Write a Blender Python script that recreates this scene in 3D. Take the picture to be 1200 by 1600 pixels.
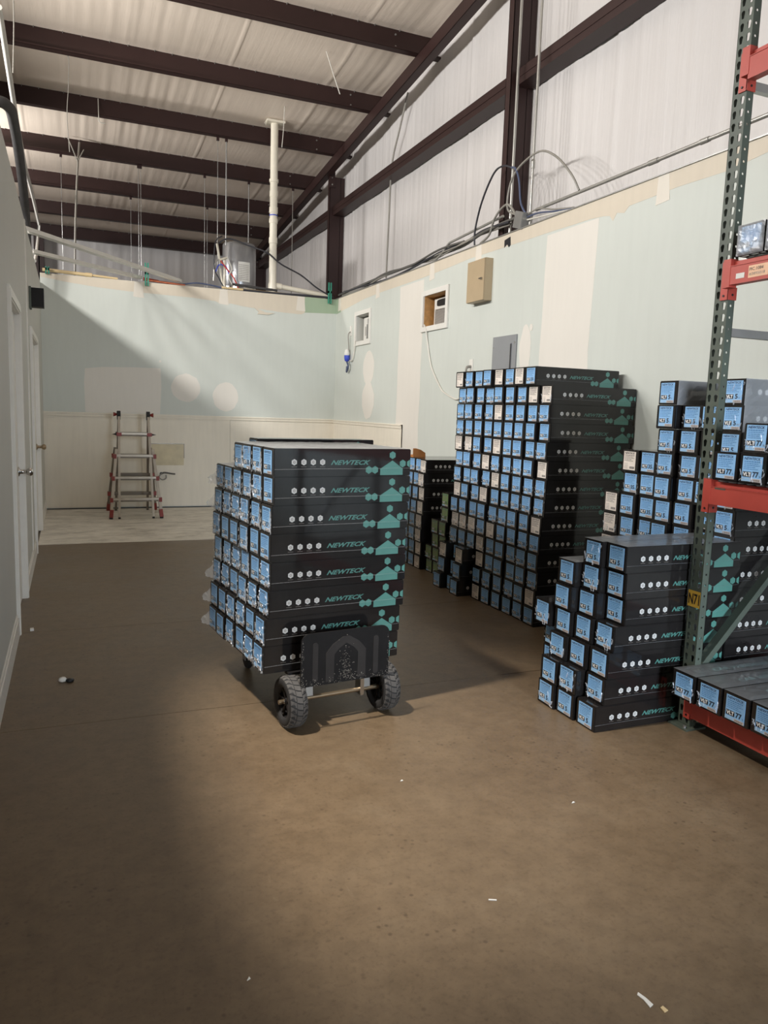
import bpy, bmesh, math, random
from mathutils import Vector, Matrix
random.seed(7)
S = bpy.context.scene
for o in list(bpy.data.objects):
    bpy.data.objects.remove(o)
COL = S.collection
PI = math.pi

# ------------------------------------------------------------------ camera
CAMH = 1.45
def cam_axes(yaw, pit, roll):
    cy, sy, cp, sp = math.cos(yaw), math.sin(yaw), math.cos(pit), math.sin(pit)
    f = Vector((sy*cp, cy*cp, -sp)); r = Vector((cy, -sy, 0)); d = f.cross(r)
    c, s = math.cos(roll), math.sin(roll)
    return c*r + s*d, -s*r + c*d, f
r_, d_, f_ = cam_axes(.39326, .131806, -.033543)
cam = bpy.data.cameras.new('camera'); co = bpy.data.objects.new('camera', cam); COL.objects.link(co)
M = Matrix.Identity(4)
for i in range(3):
    M[i][0], M[i][1], M[i][2] = r_[i], -d_[i], -f_[i]
M[2][3] = CAMH
co.matrix_world = M
cam.sensor_fit = 'VERTICAL'; cam.sensor_height = 36; cam.lens = 1184.8*36/1600
cam.clip_start = .05
S.camera = co

# ------------------------------------------------------------------ colour management, world, lights
S.view_settings.view_transform = 'Standard'
S.view_settings.look = 'None'
S.view_settings.gamma = 1
S.view_settings.use_curve_mapping = False
S.view_settings.exposure = 0.0
S.cycles.use_denoising = True
S.cycles.max_bounces = 10
S.cycles.transparent_max_bounces = 16
S.cycles.sample_clamp_indirect = 6
w = bpy.data.worlds.new('world'); S.world = w; w.use_nodes = True
bg = w.node_tree.nodes['Background']; bg.inputs[0].default_value = (.62, .78, 1, 1); bg.inputs[1].default_value = 1.0

def lamp(name, kind, loc, energy, color, **k):
    l = bpy.data.lights.new(name, kind); l.energy = energy; l.color = color
    tgt = k.pop('target', None)
    for a, b in k.items(): setattr(l, a, b)
    o = bpy.data.objects.new(name, l); COL.objects.link(o); o.location = loc
    if tgt is not None:
        o.rotation_euler = (Vector(tgt) - Vector(loc)).to_track_quat('-Z', 'Y').to_euler()
    return o
# bare high-bay lamps hanging over the room beyond the left partition
for y_, e_ in ((2.8, 300), (4.2, 260), (5.6, 320), (6.6, 320), (7.5, 325), (8.4, 330)):      # row of shaded fixtures, parallel to the partition, over the rooms beyond it; nearest two added as fill
    lamp('strip_light_far', 'SPOT', (-2.35, y_, 4.28), e_, (1, .975, .94), shadow_soft_size=.16, spot_size=2.2, spot_blend=.7, target=(2.65, y_+.6, 2.95))
lamp('fill_light_beyond', 'SPOT', (-2.35, 12.2, 4.2), 460, (1, .975, .94), shadow_soft_size=.2, spot_size=2.5, spot_blend=.6, target=(2.0, 15.0, 3.8))  # added fill, no fixture known; brightens end wall and far ceiling
lamp('high_bay_lamp_near', 'SPOT', (-.80, 2.9, 4.70), 1560, (1, .94, .86), shadow_soft_size=.12, spot_size=.68, spot_blend=1., target=(1.2, 2.78, 0))
# added fill before solid rear wall; daylight from an unseen door nearer the viewer
lamp('rear_fill_light', 'AREA', (.8, -9.6, 1.9), 270, (1, .95, .86), shape='RECTANGLE', size=6, size_y=2.8, target=(.8, 4, 1.2))
lamp('door_daylight', 'AREA', (2.2, -4.2, 1.9), 85, (.72, .85, 1), shape='RECTANGLE', size=1.2, size_y=2.0, spread=1.15, target=(3.5, 1.6, .5))

# ------------------------------------------------------------------ materials
MATS = {}
class NT:
    def __init__(s, name):
        s.m = bpy.data.materials.new(name); s.m.use_nodes = True; s.t = s.m.node_tree; s.n = s.t.nodes; s.l = s.t.links
        s.b = s.n['Principled BSDF']
    def add(s, typ, **k):
        n = s.n.new(typ)
        for a, v in k.items():
            if a.startswith('i_'):
                key = a[2:]; key = int(key) if key.isdigit() else key.replace('_', ' ')
                n.inputs[key].default_value = v
            else: setattr(n, a, v)
        return n
    def link(s, a, b): s.l.new(a, b)
    def coords(s, scale=(1, 1, 1), kind='Object'):
        tc = s.add('ShaderNodeTexCoord'); mp = s.add('ShaderNodeMapping'); mp.inputs['Scale'].default_value = scale
        s.link(tc.outputs[kind], mp.inputs['Vector']); return mp.outputs[0]
    def noise(s, vec, scale, detail=4, rough=.55):
        n = s.add('ShaderNodeTexNoise'); n.inputs['Scale'].default_value = scale; n.inputs['Detail'].default_value = detail
        n.inputs['Roughness'].default_value = rough; s.link(vec, n.inputs['Vector']); return n.outputs['Fac']
    def ramp(s, fac, stops):
        r = s.add('ShaderNodeValToRGB'); e = r.color_ramp.elements
        while len(e) < len(stops): e.new(.5)
        for q, (p, c) in zip(e, stops):
            q.position = p; q.color = c if len(c) == 4 else (*c, 1)
        s.link(fac, r.inputs['Fac']); return r.outputs['Color']
    def mix(s, fac, a, b, mode='MIX'):
        m = s.add('ShaderNodeMix', data_type='RGBA', blend_type=mode)
        for sock, v in ((m.inputs[0], fac), (m.inputs[6], a), (m.inputs[7], b)):
            if isinstance(v, (int, float)): sock.default_value = v
            elif isinstance(v, tuple): sock.default_value = v if len(v) == 4 else (*v, 1)
            else: s.link(v, sock)
        return m.outputs[2]
    def bump(s, h, strength=.2, dist=.01, sock='Normal'):
        b = s.add('ShaderNodeBump'); b.inputs['Strength'].default_value = strength; b.inputs['Distance'].default_value = dist
        s.link(h, b.inputs['Height']); s.link(b.outputs[0], s.b.inputs[sock])

def srgb(r, g, b):
    f = lambda c: c/12.92 if c <= .04045 else ((c+.055)/1.055)**2.4
    return tuple(f(x/255) for x in (r, g, b))

def simple(name, col, rough=.5, metal=0., coat=0., var=.12, vscale=9., bump=0., bscale=60., spec=.5):
    t = NT(name)
    v = t.coords()
    f = t.noise(v, vscale)
    c = t.ramp(f, [(.3, tuple(max(0, x*(1-var)) for x in col)), (.7, tuple(min(1, x*(1+var)) for x in col))])
    t.link(c, t.b.inputs['Base Color'])
    t.b.inputs['Roughness'].default_value = rough; t.b.inputs['Metallic'].default_value = metal
    t.b.inputs['Specular IOR Level'].default_value = spec
    if coat: t.b.inputs['Coat Weight'].default_value = coat; t.b.inputs['Coat Roughness'].default_value = .12
    if bump:
        t.bump(t.noise(v, bscale), bump, .004)
    MATS[name] = t.m
    return t.m

def wall_paint(name, col, streak=.05):
    t = NT(name); v = t.coords()
    a = t.noise(v, 1.3, 5); b = t.noise(t.coords((6, 6, .7)), 3, 4)
    c = t.ramp(a, [(.3, tuple(x*(1-streak) for x in col)), (.7, col)])
    c = t.mix(.25, c, t.ramp(b, [(.35, tuple(x*(1-1.6*streak) for x in col)), (.6, col)]))
    t.link(c, t.b.inputs['Base Color']); t.b.inputs['Roughness'].default_value = .6
    t.bump(t.noise(v, 180, 3), .12, .002)
    MATS[name] = t.m; return t.m
PAINT = wall_paint('green_grey_paint', srgb(202, 206, 199))
GREYED_PAINT = wall_paint('greyed_wall_paint', srgb(192, 192, 186))  # same paint as the other walls, left partition's shade greyed into the colour
WAIN = wall_paint('cream_wainscot', srgb(232, 224, 208), .1)
PLASTER = wall_paint('joint_compound', srgb(221, 216, 207), .04)
PAPER = wall_paint('bare_drywall_paper', srgb(211, 200, 182), .07)
TAPE = wall_paint('seam_tape', srgb(220, 213, 201), .05)
TRIM = simple('white_trim', srgb(222, 219, 212), .4, var=.03)
GREENBOARD = wall_paint('green_board', srgb(158, 176, 150), .08)

# concrete floor
t = NT('brown_concrete'); v = t.coords()
big = t.noise(v, .55, 5, .6); mid = t.noise(v, 2.6, 6, .65); fine = t.noise(v, 14, 6, .7)
c = t.ramp(big, [(.3, srgb(93, 77, 59)), (.5, srgb(107, 90, 69)), (.72, srgb(122, 105, 84))])
c = t.mix(.5, c, t.ramp(mid, [(.3, srgb(86, 70, 51)), (.55, srgb(110, 93, 72)), (.75, srgb(126, 111, 90))]))
c = t.mix(.22, c, t.ramp(fine, [(.35, srgb(77, 60, 42)), (.6, srgb(128, 107, 82))]))
vo = t.add('ShaderNodeTexVoronoi', i_Scale=24.0, i_Randomness=1.0); t.link(v, vo.inputs['Vector'])
patch = t.ramp(t.noise(v, 1.7, 3), [(.46, (0, 0, 0)), (.6, (1, 1, 1))])
spot = t.ramp(vo.outputs['Distance'], [(.09, (1, 1, 1)), (.2, (0, 0, 0))])
spot = t.mix(1., spot, patch, 'MULTIPLY')
c = t.mix(t.mix(1., spot, (.55, .55, .55), 'MULTIPLY'), c, srgb(62, 46, 31))
scr = t.noise(t.coords((1, 9, 1)), 4.5, 8, .75)
c = t.mix(t.ramp(scr, [(.66, (0, 0, 0)), (.8, (.35, .35, .35))]), c, srgb(152, 136, 114))
gr = t.noise(v, 55, 6, .75)
c = t.mix(t.ramp(gr, [(.36, (.3, .3, .3)), (.48, (0, 0, 0))]), c, srgb(66, 50, 34))
c = t.mix(t.ramp(t.noise(t.coords((7, 1, 1)), 3.1, 9, .78), [(.63, (0, 0, 0)), (.78, (.4, .4, .4))]), c, srgb(158, 142, 120))
t.link(c, t.b.inputs['Base Color'])
rg = t.add('ShaderNodeMapRange', i_To_Min=.3, i_To_Max=.58); t.link(mid, rg.inputs[0]); t.link(rg.outputs[0], t.b.inputs['Roughness'])
t.bump(fine, .06, .003); CONC = t.m
# white stone-look sheet floor
t = NT('mottled_white_floor'); v = t.coords((1, 2.2, 1))
a = t.noise(v, 2.2, 7, .7); b = t.noise(v, 7, 6, .7)
c = t.ramp(a, [(.34, srgb(160, 153, 142)), (.5, srgb(212, 206, 194)), (.66, srgb(230, 224, 214))])
c = t.mix(.35, c, t.ramp(b, [(.35, srgb(150, 144, 132)), (.6, srgb(230, 225, 214))]))
t.link(c, t.b.inputs['Base Color']); t.b.inputs['Roughness'].default_value = .5; MARBLE = t.m
# vinyl faced insulation
def insul(name, col, sc, st):
    t = NT(name)
    a = t.noise(t.coords(sc), 3.0, 5, .6); b = t.noise(t.coords(), .8, 3)
    c = t.ramp(b, [(.3, tuple(x*.93 for x in col)), (.7, col)])
    t.link(c, t.b.inputs['Base Color']); t.b.inputs['Roughness'].default_value = .42
    t.bump(a, st, .01); return t.m
INS_W = insul('white_vinyl_insulation_wall', srgb(210, 206, 204), (1, 9, .35), .5)
INS_C = insul('white_vinyl_insulation_roof', srgb(234, 220, 205), (6, .35, 1), .3)
STEEL = simple('red_brown_steel', srgb(50, 31, 29), .5, var=.1, vscale=3, spec=.4)
GALV = simple('galvanised_steel', srgb(168, 168, 166), .35, metal=.75, var=.12, vscale=6)
EMT = simple('grey_conduit', srgb(176, 174, 168), .35, metal=.6, var=.08)
BRIGHT = simple('bright_zinc', srgb(214, 211, 204), .35, metal=.15, var=.05)
CHROME = simple('bright_metal', srgb(190, 188, 184), .22, metal=1., var=.08)
BRASS = simple('worn_axle_metal', srgb(150, 132, 108), .35, metal=.8, var=.15)
PVC = simple('cream_pvc', srgb(226, 219, 202), .35, var=.04)
TAN = simple('tan_pipe', srgb(214, 190, 146), .4, var=.05)
COPPER = simple('copper', srgb(190, 110, 80), .3, metal=.8)
CABLE = simple('grey_cable', srgb(140, 136, 128), .45, var=.1)
CABLE_G = simple('mid_grey_cable', srgb(92, 90, 86), .5)
CABLE_D = simple('dark_cable', srgb(48, 48, 54), .45, var=.1)
CABLE_B = simple('blue_grey_cable', srgb(74, 84, 112), .45, var=.1)
CABLE_W = simple('white_cord', srgb(214, 210, 200), .45, var=.05)
WIRE_R = simple('red_wire', srgb(196, 60, 48), .4); WIRE_B = simple('blue_wire', srgb(60, 80, 190), .4)
RUBBER = simple('black_rubber', (.018, .017, .017), .75, var=.3, bump=.3)
DARK = simple('black_paint', (.009, .008, .008), .55, var=.3, bump=.2, bscale=90, spec=.25)
DGREY = simple('dark_grey_ribs', (.035, .031, .029), .65, var=.2, spec=.25)
DUST = simple('pale_scuffs', (.3, .27, .23), .8, var=.4)
FOAM = simple('black_pipe_insulation', srgb(60, 58, 58), .8, var=.15)
PGREEN = simple('dark_green_rack_paint', srgb(80, 88, 78), .5, var=.14, vscale=7, spec=.4)
PORANGE = simple('orange_red_beam_paint', srgb(182, 72, 60), .45, var=.07, spec=.4)
TANBOX = simple('tan_enamel', srgb(176, 156, 126), .4, var=.03)
GREYENAM = simple('grey_enamel', srgb(138, 140, 142), .4, var=.03)
WOODY = simple('raw_plywood', srgb(188, 140, 84), .6, var=.2, vscale=20)
GALVGREY = simple('ac_grille_grey', srgb(170, 166, 160), .5)
REDPL = simple('red_plastic', srgb(128, 44, 36), .45, var=.1)
ALU_SHADED = simple('shaded_aluminium', srgb(120, 110, 98), .5, metal=.3, var=.08)  # darker copy of the ladder metal, shade on rear frame and undersides painted in
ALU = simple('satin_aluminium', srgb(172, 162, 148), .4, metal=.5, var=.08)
YELLOW = simple('yellow_sticker', srgb(206, 164, 60), .5, var=.06)
INK = simple('black_ink', (.008, .008, .01), .5, var=.1)
KRAFT = simple('kraft_cardboard', srgb(172, 112, 58), .7, var=.12)
TEALTAB = simple('teal_tab', srgb(50, 140, 116), .45)
WHITEP = simple('white_paper', srgb(222, 220, 214), .6, var=.03)
TANKM = simple('tank_grey', srgb(150, 150, 152), .3, metal=.55, var=.06)
# shrink-wrapped print
def wrapped(name, col, coat=1., rough=.5, cr=.14, bs=.5, scale=26., var=.08):
    t = NT(name); v = t.coords((1, 1.3, 1.3))
    f = t.noise(v, 12)
    t.link(t.ramp(f, [(.3, tuple(x*(1-var) for x in col)), (.7, tuple(x*(1+var) for x in col))]), t.b.inputs['Base Color'])
    t.b.inputs['Roughness'].default_value = rough
    t.b.inputs['Coat Weight'].default_value = coat; t.b.inputs['Coat Roughness'].default_value = cr
    t.bump(t.noise(v, scale, 5, .6), bs, .004, 'Coat Normal'); MATS[name] = t.m; return t.m
CARTON = wrapped('black_carton_board', (.0085, .0068, .0064), 1., .7, .06, .05, 9., .25)
CARTON.node_tree.nodes['Principled BSDF'].inputs['Specular IOR Level'].default_value = .15
L_BLUE = wrapped('blue_label_paper', srgb(140, 190, 236), .8)
L_BLUE2 = wrapped('pale_blue_label_strip', srgb(168, 202, 230), .8)
L_NAVY = wrapped('navy_label_ink', srgb(34, 66, 110), .6)
L_MIDB = wrapped('mid_blue_label_ink', srgb(80, 136, 192), .6)
L_WHITE2 = wrapped('white_label_lettering', srgb(240, 240, 240), .5)
L_INKB = wrapped('dark_number_ink', srgb(22, 38, 62), .5)
L_BLACK = wrapped('black_label_ink', (.01, .012, .02), .6)
L_WHITE = wrapped('white_label_paper', srgb(232, 222, 212), .6)
L_PINK = wrapped('barcode_strip', srgb(196, 188, 188), .6)
L_GREYI = wrapped('grey_label_ink', srgb(120, 112, 106), .6)
L_GREEN = wrapped('green_label_paper', srgb(126, 160, 98), .6)
TEAL = wrapped('teal_print', srgb(84, 142, 131), .6, .5, .2, .2, 14.)
TEAL_D = wrapped('dark_teal_lettering', srgb(76, 132, 123), .6, .5, .2, .2, 14.)
TEAL_P = wrapped('pale_teal_lettering', srgb(128, 168, 170), .6, .5, .2, .2, 14.)
ICON = wrapped('white_icon_print', srgb(206, 204, 200), .6)
# clear crinkled film
t = NT('clear_shrink_film'); out = t.n['Material Output']; t.n.remove(t.b)
tr = t.add('ShaderNodeBsdfTransparent'); gl = t.add('ShaderNodeBsdfGlossy', i_Roughness=.28); gl.inputs['Color'].default_value = (.95, .97, 1, 1)
lw = t.add('ShaderNodeLayerWeight', i_Blend=.35); mr = t.add('ShaderNodeMapRange', i_To_Min=.04, i_To_Max=.4)
mx = t.add('ShaderNodeMixShader'); df = t.add('ShaderNodeBsdfTranslucent'); df.inputs['Color'].default_value = (.95, .97, 1, 1); dd = t.add('ShaderNodeBsdfDiffuse'); dd.inputs['Color'].default_value = (.95, .97, 1, 1)
m3 = t.add('ShaderNodeMixShader', i_0=.5); t.link(df.outputs[0], m3.inputs[1]); t.link(dd.outputs[0], m3.inputs[2])
m4 = t.add('ShaderNodeMixShader', i_0=.16); t.link(tr.outputs[0], m4.inputs[1]); t.link(m3.outputs[0], m4.inputs[2])
t.link(lw.outputs['Fresnel'], mr.inputs[0]); t.link(mr.outputs[0], mx.inputs[0])
t.link(m4.outputs[0], mx.inputs[1]); t.link(gl.outputs[0], mx.inputs[2]); t.link(mx.outputs[0], out.inputs[0]); FILM = t.m

FILM2 = FILM.copy(); FILM2.name = 'crumpled_film_tail'
for n_ in FILM2.node_tree.nodes:
    if n_.type == 'MIX_SHADER' and abs(n_.inputs[0].default_value-.16) < .01: n_.inputs[0].default_value = .42

# ------------------------------------------------------------------ mesh helpers
_txt = {}
def text_mesh(s, shear=0., bold=.0):
    k = (s, shear, bold)
    if k in _txt: return _txt[k]
    c = bpy.data.curves.new('t', 'FONT'); c.body = s; c.size = 1; c.shear = shear; c.offset = bold; c.resolution_u = 2
    o = bpy.data.objects.new('t', c); COL.objects.link(o)
    dg = bpy.context.evaluated_depsgraph_get(); dg.update()
    m = o.evaluated_get(dg).to_mesh()
    vs = [(v.co.x, v.co.y) for v in m.vertices]; fs = [tuple(p.vertices) for p in m.polygons]
    o.evaluated_get(dg).to_mesh_clear()
    bpy.data.objects.remove(o); bpy.data.curves.remove(c)
    x0 = min(v[0] for v in vs); x1 = max(v[0] for v in vs); y0 = min(v[1] for v in vs); y1 = max(v[1] for v in vs)
    vs = [((x-x0)/(x1-x0), (y-y0)/(y1-y0)) for x, y in vs]
    _txt[k] = (vs, fs); return _txt[k]

class MB:
    def __init__(s): s.v = []; s.f = []; s.mi = []; s.mats = []; s.smooth = []
    def m(s, mat):
        if mat not in s.mats: s.mats.append(mat)
        return s.mats.index(mat)
    def add(s, vs, fs, mat, smooth=False):
        b = len(s.v); s.v += [tuple(v) for v in vs]; i = s.m(mat)
        for f in fs: s.f.append(tuple(b+k for k in f)); s.mi.append(i); s.smooth.append(smooth)
    def box(s, lo, hi, mat, M=None):
        (a, b, c), (d, e, f) = lo, hi
        vs = [(a,b,c),(d,b,c),(d,e,c),(a,e,c),(a,b,f),(d,b,f),(d,e,f),(a,e,f)]
        if M is not None: vs = [tuple(M @ Vector(v)) for v in vs]
        s.add(vs, [(0,3,2,1),(4,5,6,7),(0,1,5,4),(1,2,6,5),(2,3,7,6),(3,0,4,7)], mat)
    def bar(s, p, q, w, h, mat, up=(0, 0, 1)):
        p, q = Vector(p), Vector(q); d = q-p; L = d.length; d.normalize(); u = Vector(up)
        x = d.cross(u)
        if x.length < 1e-4: x = d.cross(Vector((0, 1, 0)))
        x.normalize(); u = x.cross(d)
        M = Matrix(((d.x, x.x, u.x, p.x), (d.y, x.y, u.y, p.y), (d.z, x.z, u.z, p.z), (0, 0, 0, 1)))
        s.box((0, -w/2, -h/2), (L, w/2, h/2), mat, M)
    def tube(s, pts, r, mat, n=8, caps=True, smooth=True):
        pts = [Vector(p) for p in pts]; rings = []
        up = Vector((.13, .27, 1)).normalized(); px = None
        rr = r if isinstance(r, (list, tuple)) else [r]*len(pts)
        b = len(s.v); vs = []
        for i, p in enumerate(pts):
            d = (pts[min(i+1, len(pts)-1)] - pts[max(i-1, 0)]).normalized()
            x = px - d*px.dot(d) if px is not None else d.cross(up)
            if x.length < 1e-5: x = d.cross(Vector((1, 0, 0)))
            x.normalize(); px = x; y = d.cross(x)
            for k in range(n):
                a = 2*PI*k/n; vs.append(p + (x*math.cos(a)+y*math.sin(a))*rr[i])
        fs = []
        for i in range(len(pts)-1):
            for k in range(n):
                a = i*n+k; c = i*n+(k+1) % n; fs.append((a, c, c+n, a+n))
        s.add(vs, fs, mat, smooth)
        if caps:
            s.add(vs[:n], [tuple(range(n-1, -1, -1))], mat); s.add(vs[-n:], [tuple(range(n))], mat)
    def lathe(s, prof, mat, n=20, M=None, smooth=True):
        # prof: (radius, height) about local Z
        vs = []; fs = []
        for r, z in prof:
            for k in range(n):
                a = 2*PI*k/n; v = Vector((r*math.cos(a), r*math.sin(a), z)); vs.append(M @ v if M is not None else v)
        for i in range(len(prof)-1):
            for k in range(n):
                a = i*n+k; c = i*n+(k+1) % n; fs.append((a, c, c+n, a+n))
        s.add(vs, fs, mat, smooth)
    def poly(s, pts, mat, mp, d=0.):
        s.add([mp(a, b, d) for a, b in pts], [tuple(range(len(pts)))], mat)
    def rect(s, x, y, w, h, mat, mp, d=0.): s.poly([(x, y), (x+w, y), (x+w, y+h), (x, y+h)], mat, mp, d)
    def hexa(s, x, y, r, mat, mp, d=0., half=False):
        pts = [(x+r*math.sin(k*PI/3), y+r*math.cos(k*PI/3)) for k in range(6)][::-1]
        if half: pts = [(min(a, x), b) for a, b in pts]
        s.poly(pts, mat, mp, d)
    def text(s, str_, x, y, w, h, mat, mp, d=0., shear=0., bold=0.):
        vs, fs = text_mesh(str_, shear, bold)
        s.add([mp(x+a*w, y+b*h, d) for a, b in vs], fs, mat)
    def prism(s, pts, d0, d1, mat, mp):
        # outline extruded from depth d0 to d1
        n = len(pts); vs = [mp(a, b, d0) for a, b in pts]+[mp(a, b, d1) for a, b in pts]
        s.add(vs, [tuple(range(n, 2*n)), tuple(range(n-1, -1, -1))]+[(k, (k+1) % n, n+(k+1) % n, n+k) for k in range(n)], mat)
    def mesh(s, name):
        me = bpy.data.meshes.new(name); me.from_pydata(s.v, [], s.f)
        for m in s.mats: me.materials.append(m)
        me.polygons.foreach_set('material_index', s.mi)
        me.polygons.foreach_set('use_smooth', s.smooth)
        me.update(); return me
    def build(s, name, parent=None, loc=None):
        o = bpy.data.objects.new(name, s.mesh(name)); COL.objects.link(o)
        if parent is not None: o.parent = parent
        if loc is not None: o.location = loc
        return o
def link(name, me, parent=None, loc=(0, 0, 0)):
    o = bpy.data.objects.new(name, me); COL.objects.link(o); o.parent = parent; o.location = loc; return o
def empty(name, loc=(0, 0, 0), rz=0.):
    o = bpy.data.objects.new(name, None); COL.objects.link(o); o.location = loc; o.rotation_euler = (0, 0, rz); o.empty_display_size = .1; return o
def tag(o, label, cat, group=None):
    o['label'] = label; o['category'] = cat
    if group: o['group'] = group
    return o
def struct(o): o['kind'] = 'structure'; return o
def fixnormals(o):
    bm = bmesh.new(); bm.from_mesh(o.data); bmesh.ops.recalc_face_normals(bm, faces=bm.faces); bm.to_mesh(o.data); bm.free(); return o
def smooth_path(pts, n=6):
    P = [Vector(p) for p in pts]; out = []
    for i in range(len(P)-1):
        p0 = P[max(i-1, 0)]; p1 = P[i]; p2 = P[i+1]; p3 = P[min(i+2, len(P)-1)]
        for k in range(n):
            t = k/n
            out.append(.5*((2*p1)+(p2-p0)*t+(2*p0-5*p1+4*p2-p3)*t*t+(3*p1-p0-3*p2+p3)*t**3))
    out.append(P[-1]); return out
def blob(cx, cy, rx, ry, n=22, j=.07, seed=0, power=2.):
    R = random.Random(seed); out = []
    for k in range(n):
        a = 2*PI*k/n; c, s_ = math.cos(a), math.sin(a); q = 1+R.uniform(-j, j)
        out.append((cx+rx*q*math.copysign(abs(c)**(2/power), c), cy+ry*q*math.copysign(abs(s_)**(2/power), s_)))
    return out

# plane maps: (s to the viewer's right, t up, d out of the surface)
XR, YB, XL = 3.69, 11.0, -.33
def map_right(s, t, d): return (XR-d, s, t)              # s is world Y
def map_back(s, t, d): return (s, YB-d, t)
ROOF = lambda y: 5.37-.083*(y-9.37)                      # underside of the purlins
CEIL = lambda y: ROOF(y)+.25

# ================================================================== STRUCTURE
# ---- floor with sawn joints
fl = MB(); fl.box((-10, -10, -.2), (4.1, 17.6, -.012), CONC); floor = struct(fl.build('floor'))
ys = [-10, -5.0, .55, 3.545, 5.1, 8.27, 11.1, 17.6]
for i in range(len(ys)-1):
    b = MB(); g = .002
    if abs(ys[i]-8.27) < .01:
        b.box((XL, ys[i], -.012), (XR, YB, .002), MARBLE); o = b.build('sheet_floor', floor)
        o['label'] = 'mottled white stone-look floor by the back wall'
        b = MB(); b.box((XL+.0, YB-.03, 0), (XR-.1, YB-.004, .012), INK); b.build('floor_gap', floor)
    else:
        x0, x1 = -10, 4.1
        b.box((x0, ys[i]+g, -.012), (x1, ys[i+1]-g, 0), CONC); b.build('concrete_slab', floor)

# ---- right wall (drywall) with two openings for window air conditioners
WIN = [(9.60, 10.10, 2.39, 2.74), (7.36, 7.91, 2.40, 2.735)]
def wall_rects(y0, y1, z0, z1, holes):
    yy = sorted({y0, y1, *[h[0] for h in holes], *[h[1] for h in holes]}); zz = sorted({z0, z1, *[h[2] for h in holes], *[h[3] for h in holes]})
    for i in range(len(yy)-1):
        for j in range(len(zz)-1):
            cy, cz = (yy[i]+yy[i+1])/2, (zz[j]+zz[j+1])/2
            if not any(h[0] < cy < h[1] and h[2] < cz < h[3] for h in holes): yield yy[i], yy[i+1], zz[j], zz[j+1]
b = MB()
for a, c, d, e in wall_rects(-10, YB+.12, 0, 3.075, WIN): b.box((XR, a, d), (XR+.09, c, e), PAINT)
wall_right = struct(b.build('wall_right'))
# paper band left bare at the top, torn lower edge
R = random.Random(3)
edge = [(10.98, 2.87), (10.455, 2.90), (9.8, 2.945), (9.138, 2.953), (8.6, 2.95), (8.0, 2.955), (7.369, 2.967), (6.9, 2.975), (6.22, 2.97), (5.6, 2.965), (5.43, 2.957), (5.2, 2.955), (5.0, 2.95), (4.83, 2.94), (4.76, 2.925), (4.72, 2.885), (4.68, 2.93), (4.6, 2.91), (4.55, 2.95), (4.3, 2.955), (4.08, 2.962), (3.66, 2.958), (3.39, 2.979), (2.5, 2.96), (0, 2.96), (-9.9, 2.96)]
pts = [(y, z+R.uniform(-.004, .004)) for y, z in edge]
b = MB(); b.prism([(-9.9, 3.074), (10.985, 3.074)]+pts, 0, .0012, PAPER, map_right)
o = fixnormals(b.build('bare_paper_band', wall_right)); o['label'] = 'bare beige drywall paper along the wall top'
for y in (10.86, 9.35, 7.75, 6.72, 4.22):
    b = MB(); b.prism([(y+.05, 3.074), (y-.05, 3.074), (y-.07, 2.90), (y+.06, 2.89)], 0, .0022, TAPE, map_right); fixnormals(b.build('seam_tape', wall_right))
for k, (yf, yn, z0, z1) in enumerate(((8.60, 7.95, 0, 2.93), (5.56, 4.90, 0, 2.94))):
    pts = [(yf+R.uniform(-.02, .02), z1-(z1-z0)*i/9) for i in range(10)] + [(yn+R.uniform(-.02, .02), z0+(z1-z0)*i/9) for i in range(10)]
    b = MB(); b.prism(pts, 0, .0009, PLASTER, map_right); fixnormals(b.build('joint_compound', wall_right))
for k, (y, z, ry, rz) in enumerate(((9.60, 2.02, .20, .225), (9.59, 1.59, .225, .245), (5.80, 2.02, .09, .22), (5.72, 2.21, .025, .03))):
    b = MB(); b.prism(blob(y, z, ry, rz, 22, .05, k), 0, .0014+.0003*k, PLASTER, map_right); fixnormals(b.build('plaster_patch', wall_right))
b = MB(); b.prism([(6.24, 3.03), (6.14, 3.045), (6.13, 2.97), (6.16, 2.955), (6.19, 2.985), (6.24, 2.965)], 0, .003, INK, map_right); fixnormals(b.build('cable_hole', wall_right))
b = MB()  # metal track capping the drywall
b.box((XR-.012, -10, 3.075), (XR+.1, YB+.1, 3.083), GALV); b.build('top_track', wall_right)
b = MB()  # short return of wainscot on this wall
b.box((XR-.012, 8.40, .0), (XR, YB, 1.25), WAIN)
b.box((XR-.016, 8.40, 0), (XR, 8.425, 1.29), WAIN); b.build('wainscot_panel', wall_right)
b = MB(); b.box((XR-.022, 8.40, 1.25), (XR, YB, 1.30), WAIN); b.box((XR-.03, 8.40, 1.285), (XR, YB, 1.297), WAIN); b.build('chair_rail', wall_right)

# ---- window openings with casings and the air conditioners behind
def window(k, y0, y1, z0, z1, side, wood):
    w_ = struct(empty('window_%d' % k, (XR, (y0+y1)/2, z0)))
    dy = (y1-y0)/2; dz = z1-z0; c = .055
    def cas(name, lo, hi, m=TRIM):
        b = MB(); b.box(lo, hi, m); return b.build(name, w_)
    cas('casing', (-.02, -dy-c, -c), (-.0015, -dy, dz+c)); cas('casing', (-.02, dy, -c), (-.0015, dy+c, dz+c))
    cas('casing', (-.02, -dy, dz), (-.0015, dy, dz+c)); cas('casing', (-.02, -dy, -c), (-.0015, dy, 0))
    D = .25
    cas('reveal', (.0, dy-.006, 0), (D, dy+.02, dz), side); cas('reveal', (0, -dy-.02, 0), (D, -dy+.006, dz), side)
    cas('reveal', (0, -dy, dz-.006), (D, dy, dz+.02), side); cas('reveal', (0, -dy, -.02), (D, dy, .006), TRIM)
    cas('back_board', (D, -dy-.02, -.02), (D+.02, dy+.02, dz+.02), INK)
    return w_
w1 = window(1, *WIN[0], GREYED_PAINT, False); w2 = window(2, *WIN[1], WOODY, True)
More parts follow.
